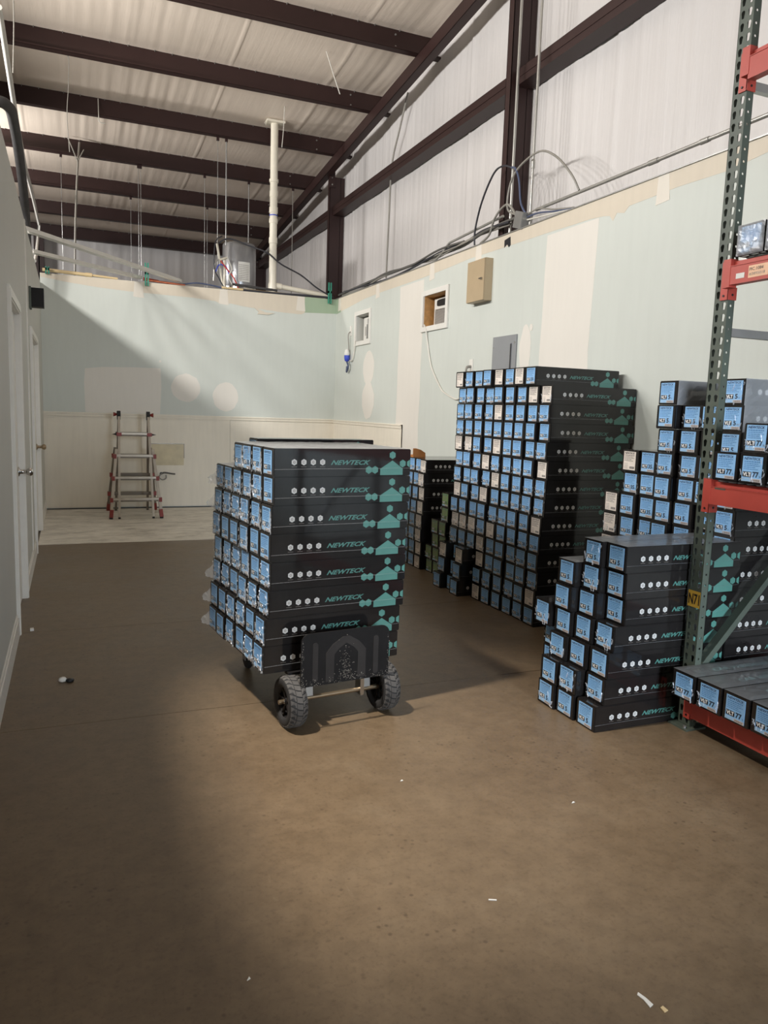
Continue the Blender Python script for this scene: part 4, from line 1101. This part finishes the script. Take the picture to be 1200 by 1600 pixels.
b = MB(); b.tube([(.95, YP, 3.11), (1.5, YP, 3.085)], .015, COPPER, 10); b.tube([(.95, YP+.05, 3.13), (1.15, YP+.04, 3.11)], .02, REDPL, 8); tag(b.build('water_pipe'), 'copper pipe with red tape lying on the back wall top', 'pipe')
b = MB(); b.tube([(2.0, YP-.02, 3.10), (2.65, YP-.02, 3.09), (3.5, YP-.02, 3.085)], .016, TAN, 10); tag(b.build('water_pipe'), 'tan plastic pipe along the back wall top below the tank', 'pipe')
b = MB(); b.tube([(2.15, YP+.0, 3.16), (2.80, YP+.0, 3.13)], .018, FOAM, 10); tag(b.build('water_pipe'), 'dark insulated pipe crossing in front of the tank foot', 'pipe')
cable('cable', [(1.45, YP, 3.09), (1.65, YP, 3.13), (1.85, YP, 3.12), (2.05, YP, 3.09)], .010, CABLE_B, 'blue cable bowing on the back wall top left of the tank')
cable('cable', [(2.3, YP-.03, 3.09), (2.8, YP-.03, 3.085), (3.2, YP-.04, 3.09), (3.6, YP-.06, 3.09)], .016, CABLE_D, 'thick dark cable on the back wall top right of the vent pipe')
cable('cable', [(2.0, YP+.25, 3.75), (2.15, YP+.22, 3.82), (2.45, YP+.1, 3.72), (2.65, YP-.0, 3.64), (2.85, YP-.02, 3.5), (3.15, YP, 3.38), (3.4, YP, 3.22), (3.65, YP-.02, 3.10)], .011, CABLE_D, 'dark cable swooping from the tank to the far room corner')
tk = empty('water_heater', (2.36, 11.62, 2.6)); tag(tk, 'grey cylindrical water heater tank above the back wall', 'tank')
b = MB(); b.lathe([(0, .5), (.235, .5), (.243, .52), (.243, 1.20), (.225, 1.225), (0, 1.235)], TANKM, 28); b.build('body', tk)
b = MB(); b.lathe([(.246, .56), (.246, .60)], CHROME, 28); b.build('band', tk)
b = MB(); mt = lambda s, t_, d: (.247*math.sin(s), -.247*math.cos(s), t_)
for i in range(8):
    a0 = -.25+i*.09; b.add([mt(a0, .66, 0), mt(a0+.09, .66, 0), mt(a0+.09, .94, 0), mt(a0, .94, 0)], [(0, 1, 2, 3)], WHITEP)
for i in range(9): 
    for j in range(6):
        a0 = -.2+j*.1; mtt = lambda s, t_, d: (.2485*math.sin(s), -.2485*math.cos(s), t_)
        b.add([mtt(a0, .69+i*.025, 0), mtt(a0+.07, .69+i*.025, 0), mtt(a0+.07, .698+i*.025, 0), mtt(a0, .698+i*.025, 0)], [(0, 1, 2, 3)], L_GREYI)
b.build('data_plate', tk)
b = MB(); b.box((-.29, -.3, .46), (.35, .3, .5), WOODY); b.box((-.25, -.25, -2.6), (-.2, .25, .46), WOODY); b.box((.2, -.25, -2.6), (.25, .25, .46), WOODY); b.build('stand', tk)
# pipes and wires hanging at the tank's side
b = MB()
b.tube(smooth_path([(2.09, 11.35, 3.1), (2.05, 11.35, 3.3), (2.0, 11.3, 3.6), (1.98, 11.32, 3.74)], 4), .016, PVC, 8)
b.tube([(2.02, 11.3, 3.52), (2.12, 11.32, 3.56)], .016, PVC, 8); b.tube([(2.09, 11.33, 3.1), (2.09, 11.33, 3.56)], .018, PVC, 8)
b.tube(smooth_path([(1.93, 11.3, 3.22), (1.95, 11.3, 3.45), (2.0, 11.3, 3.52), (2.03, 11.3, 3.40)], 4), .012, EMT, 8)
tag(b.build('water_pipe'), 'white plastic pipe manifold with elbows at the side of the tank', 'pipe')
for i, (m_, l_) in enumerate(((WIRE_R, 'red wire crossing in front of the tank pipes'), (WIRE_B, 'blue wire by the tank pipes'), (CABLE_D, 'black cable looping beside the tank'), (CABLE_W, 'white wire tangled by the tank pipes'))):
    P_ = [[(2.02, 11.25, 3.5), (2.1, 11.24, 3.4), (2.2, 11.22, 3.28), (2.27, 11.2, 3.12)], [(1.95, 11.25, 3.34), (2.0, 11.25, 3.44), (2.1, 11.25, 3.42), (2.14, 11.25, 3.3)], [(2.05, 11.3, 3.85), (1.95, 11.27, 3.75), (1.93, 11.25, 3.4), (2.0, 11.25, 3.25), (2.06, 11.25, 3.15)], [(2.1, 11.22, 3.56), (2.17, 11.22, 3.4), (2.13, 11.22, 3.28), (2.2, 11.22, 3.15)]][i]
    cable('wire', P_, .009, m_, l_, 'wire')
for (x, y, z0, z1, l_) in ((.985, YB-.02, 3.02, 3.32, 'teal stud clip standing on the back wall near the metal tracks'), (3.57, YB-.03, 3.0, 3.30, 'teal stud clip at the far room corner'), (-.24, YB-.02, 3.06, 3.15, 'teal pipe clip at the left end of the back wall')):
    b = MB(); b.box((x-.025, y-.012, z0), (x-.008, y+.012, z1), TEALTAB); b.box((x+.008, y-.012, z0), (x+.025, y+.012, z1), TEALTAB); b.box((x-.025, y-.012, (z0+z1)/2), (x+.025, y+.012, (z0+z1)/2+.03), TEALTAB)
    tag(b.build('clip'), l_, 'clip')
# steel stud tracks leaning over the corner
for (p, q, l_) in (((XL-.05, 7.95, 2.985), (1.42, YB+.05, 3.12), 'upper galvanised stud track lying across the room corner from wall to wall'), ((XL-.03, 9.1, 2.985), (.90, YB+.05, 3.115), 'lower galvanised stud track lying across the room corner')):
    b = MB(); b.bar(p, q, .075, .003, BRIGHT)
    pv_, qv = Vector(p), Vector(q); d = (qv-pv_).normalized(); x_ = d.cross(Vector((0, 0, 1))).normalized()
    for s_ in (-1, 1): b.bar(pv_+x_*.037*s_+Vector((0, 0, .018)), qv+x_*.037*s_+Vector((0, 0, .018)), .003, .036, BRIGHT)
    tag(b.build('stud_track'), l_, 'track', 'galvanised stud tracks')
# conduit and insulated line climbing above the left partition
conduit([(-.45, 7.0, 4.44), (-.45, 9.03, 4.253), (-.45, 10.43, 4.232), (-.45, 12.9, 4.417), (-.45, 15.25, 4.51), (-.45, 13.67, 3.763), (-.45, 12.84, 3.50)], .024, 'bright zinc conduit slanting above the left partition and kinking back to the corner', BRIGHT)
b = MB(); b.tube(smooth_path([(-1.2, 7.9, 4.02), (-.62, 7.9, 4.05), (-.47, 8.05, 4.07), (-.45, 8.5, 4.08), (-.45, 9.37, 4.0), (-.45, 10.2, 3.75), (-.45, 10.5, 3.5), (-.45, 10.6, 3.0)], 5), .05, FOAM, 10)
tag(b.build('insulated_pipe'), 'black foam-insulated pipe bending down above the left partition', 'pipe')
# hanging wires and rods from the purlins
HW = [(1, -.06, 3, 4.0), (1, .0, 3, 4.0), (1.045, 0, 3, 3.3), (1.075, 0, 3, 3.3), (1.02, 0, 4, 3.2), (2.33, 0, 3, 3.3), (2.31, 0, 3, 3.3), (3.5, 0, 3, 3.2)]
def hang(name, x, y, z0, z1, r, m, l_):
    rt = empty(name, (x, y, z1)); tag(rt, l_, 'wire' if r < .006 else 'rod', 'ceiling hangers')
    b = MB(); b.tube([(0, 0, 0), (.0, 0, z0-z1)], r, m, 6); b.build('wire', rt)
    b = MB(); b.box((-.018, -.015, z1*0+(z0-z1)-.04), (.018, .015, (z0-z1)+.02), STEEL); b.build('clip', rt)
HL = [(-.06, 12.86, .004, GALV, 3.2, 'thin hanger wire nearest the left partition, from the fourth visible purlin'),
      (1.04, 12.86, .004, GALV, 3.1, 'thin hanger wire above the metal tracks, single strand'),
      (1.075, 12.86, .004, GALV, 3.1, 'thin hanger wire doubled beside its neighbour above the tracks'),
      (1.03, 14.32, .004, GALV, 3.1, 'thin hanger wire from the fifth visible purlin above the tracks'),
      (2.05, 12.86, .004, GALV, 3.1, 'thin hanger wire just left of the tank'),
      (2.0, 11.40, .004, GALV, 3.3, 'thin hanger wire in front of the tank pipes'),
      (2.12, 11.40, .009, GALV, 3.75, 'threaded rod dropping to the top of the tank'),
      (2.76, 12.86, .008, GALV, 4.0, 'threaded rod dropping behind the vent pipe'),
      (2.33, 14.32, .004, GALV, 3.2, 'thin hanger wire behind the tank'),
      (3.5, 12.86, .006, CABLE, 3.1, 'grey hanging cable right of the vent pipe')]
for x, y, r, m, z1, l_ in HL: hang('hanger_wire', x, y, ROOF(y), z1, r, m, l_)
cable('wire', [(.05, 9.93, 5.33), (.06, 9.95, 5.28), (.05, 9.96, 5.0), (.03, 9.97, 4.7), (.05, 9.96, 4.3)], .005, CABLE, 'thin wavy wire hanging from the second purlin above the left partition', 'wire')
cable('wire', [(-.42, 8.44, 5.45), (-.42, 8.46, 5.0), (-.44, 8.44, 4.5)], .006, CABLE, 'thin wire hanging above the white conduit', 'wire')
cable('wire', [(.42, 11.4, 5.44), (.42, 11.3, 5.2), (.43, 11.3, 5.12), (.5, 11.3, 5.11)], .006, CABLE_W, 'short white wire hooked on the third purlin', 'wire')
cable('cable', [(.20, 12.8, 5.27), (.17, 12.75, 4.9), (.15, 12.7, 4.6), (.12, 12.6, 4.0), (.1, 12.5, 3.3)], .015, CABLE, 'grey cable with frayed ends hanging from the fourth purlin')
cable('cable', [(.17, 12.75, 4.98), (.10, 12.75, 5.16), (.04, 12.75, 5.3)], .008, CABLE, 'frayed cable strand splaying to the partition side')
cable('cable', [(.17, 12.75, 4.98), (.26, 12.75, 5.16)], .008, CABLE, 'frayed cable strand splaying to the room side')
cable('wire', [(2.85, 9.1, 5.6), (2.92, 9.0, 5.3), (2.98, 8.95, 5.1)], .006, CABLE_W, 'short white wire dangling from the roof blanket near the rafter', 'wire')
cable('wire', [(2.75, 10.6, 5.48), (2.74, 10.6, 5.2), (2.72, 10.6, 4.95)], .005, CABLE_W, 'short white wire dangling beside the vent pipe top', 'wire')

# ================================================================== SMALL ITEMS
bx = empty('cardboard_box', (3.03, 6.62, 8*P)); tag(bx, 'brown cardboard box with a raised flap on the short stack', 'box')
b = MB(); b.box((0, 0, 0), (.13, .12, .02), KRAFT); b.build('body', bx)
b = MB(); b.prism([(0, -.01), (.13, -.01), (.13, .012), (.08, .042), (.03, .055), (0, .055)], 0, .006, KRAFT, lambda s, t_, d: (s, .01-d, t_+.03)); fixnormals(b.build('flap', bx))
def scrap(x, y, pts, m, label, h=.002):
    b = MB(); b.prism(pts, 0, h, m, lambda s, t_, d: (x+s, y+t_, d+.0005)); tag(fixnormals(b.build('floor_scrap')), label, 'scrap')
scrap(1.312, 1.337, [(-.006, -.025), (.008, -.02), (.006, .004), (.0, .026), (-.008, .02), (-.004, 0)], WHITEP, 'white paper scrap on the floor nearest the viewer')
scrap(1.335, 1.295, [(-.006, -.008), (.007, -.006), (.005, .01), (-.005, .008)], TAN, 'tiny pale chip on the floor beside the white scrap')
scrap(1.149, 1.812, [(-.012, .004), (.01, -.006), (.012, -.002), (-.01, .008)], WHITEP, 'thin white sliver on the floor in the light pool')
scrap(1.738, 2.22, [(-.008, -.004), (.008, -.002), (.004, .005)], WHITEP, 'small white fleck on the floor toward the rack')
scrap(.393, 1.747, [(-.005, -.006), (.005, -.002), (.003, .006)], WHITEP, 'tiny white fleck on the shaded floor')
scrap(-.252, 5.148, [(-.01, -.02), (.012, -.015), (.008, .02), (-.012, .015)], WHITEP, 'small pale scrap on the floor below the near door', .012)
scrap(1.186, 2.586, [(-.006, -.004), (.007, -.003), (.004, .005)], WHITEP, 'small white fleck in front of the hand truck')
b = MB(); b.lathe([(0, 0), (.018, .003), (.022, .012), (.015, .022), (0, .024)], WHITEP, 8, Matrix.Translation((-.065, 4.13, 0))); b.lathe([(0, 0), (.02, .003), (.022, .012), (0, .02)], INK, 8, Matrix.Translation((-.03, 4.12, 0)))
tag(b.build('floor_scrap'), 'crumpled black and white scrap on the brown floor by the partition', 'scrap')
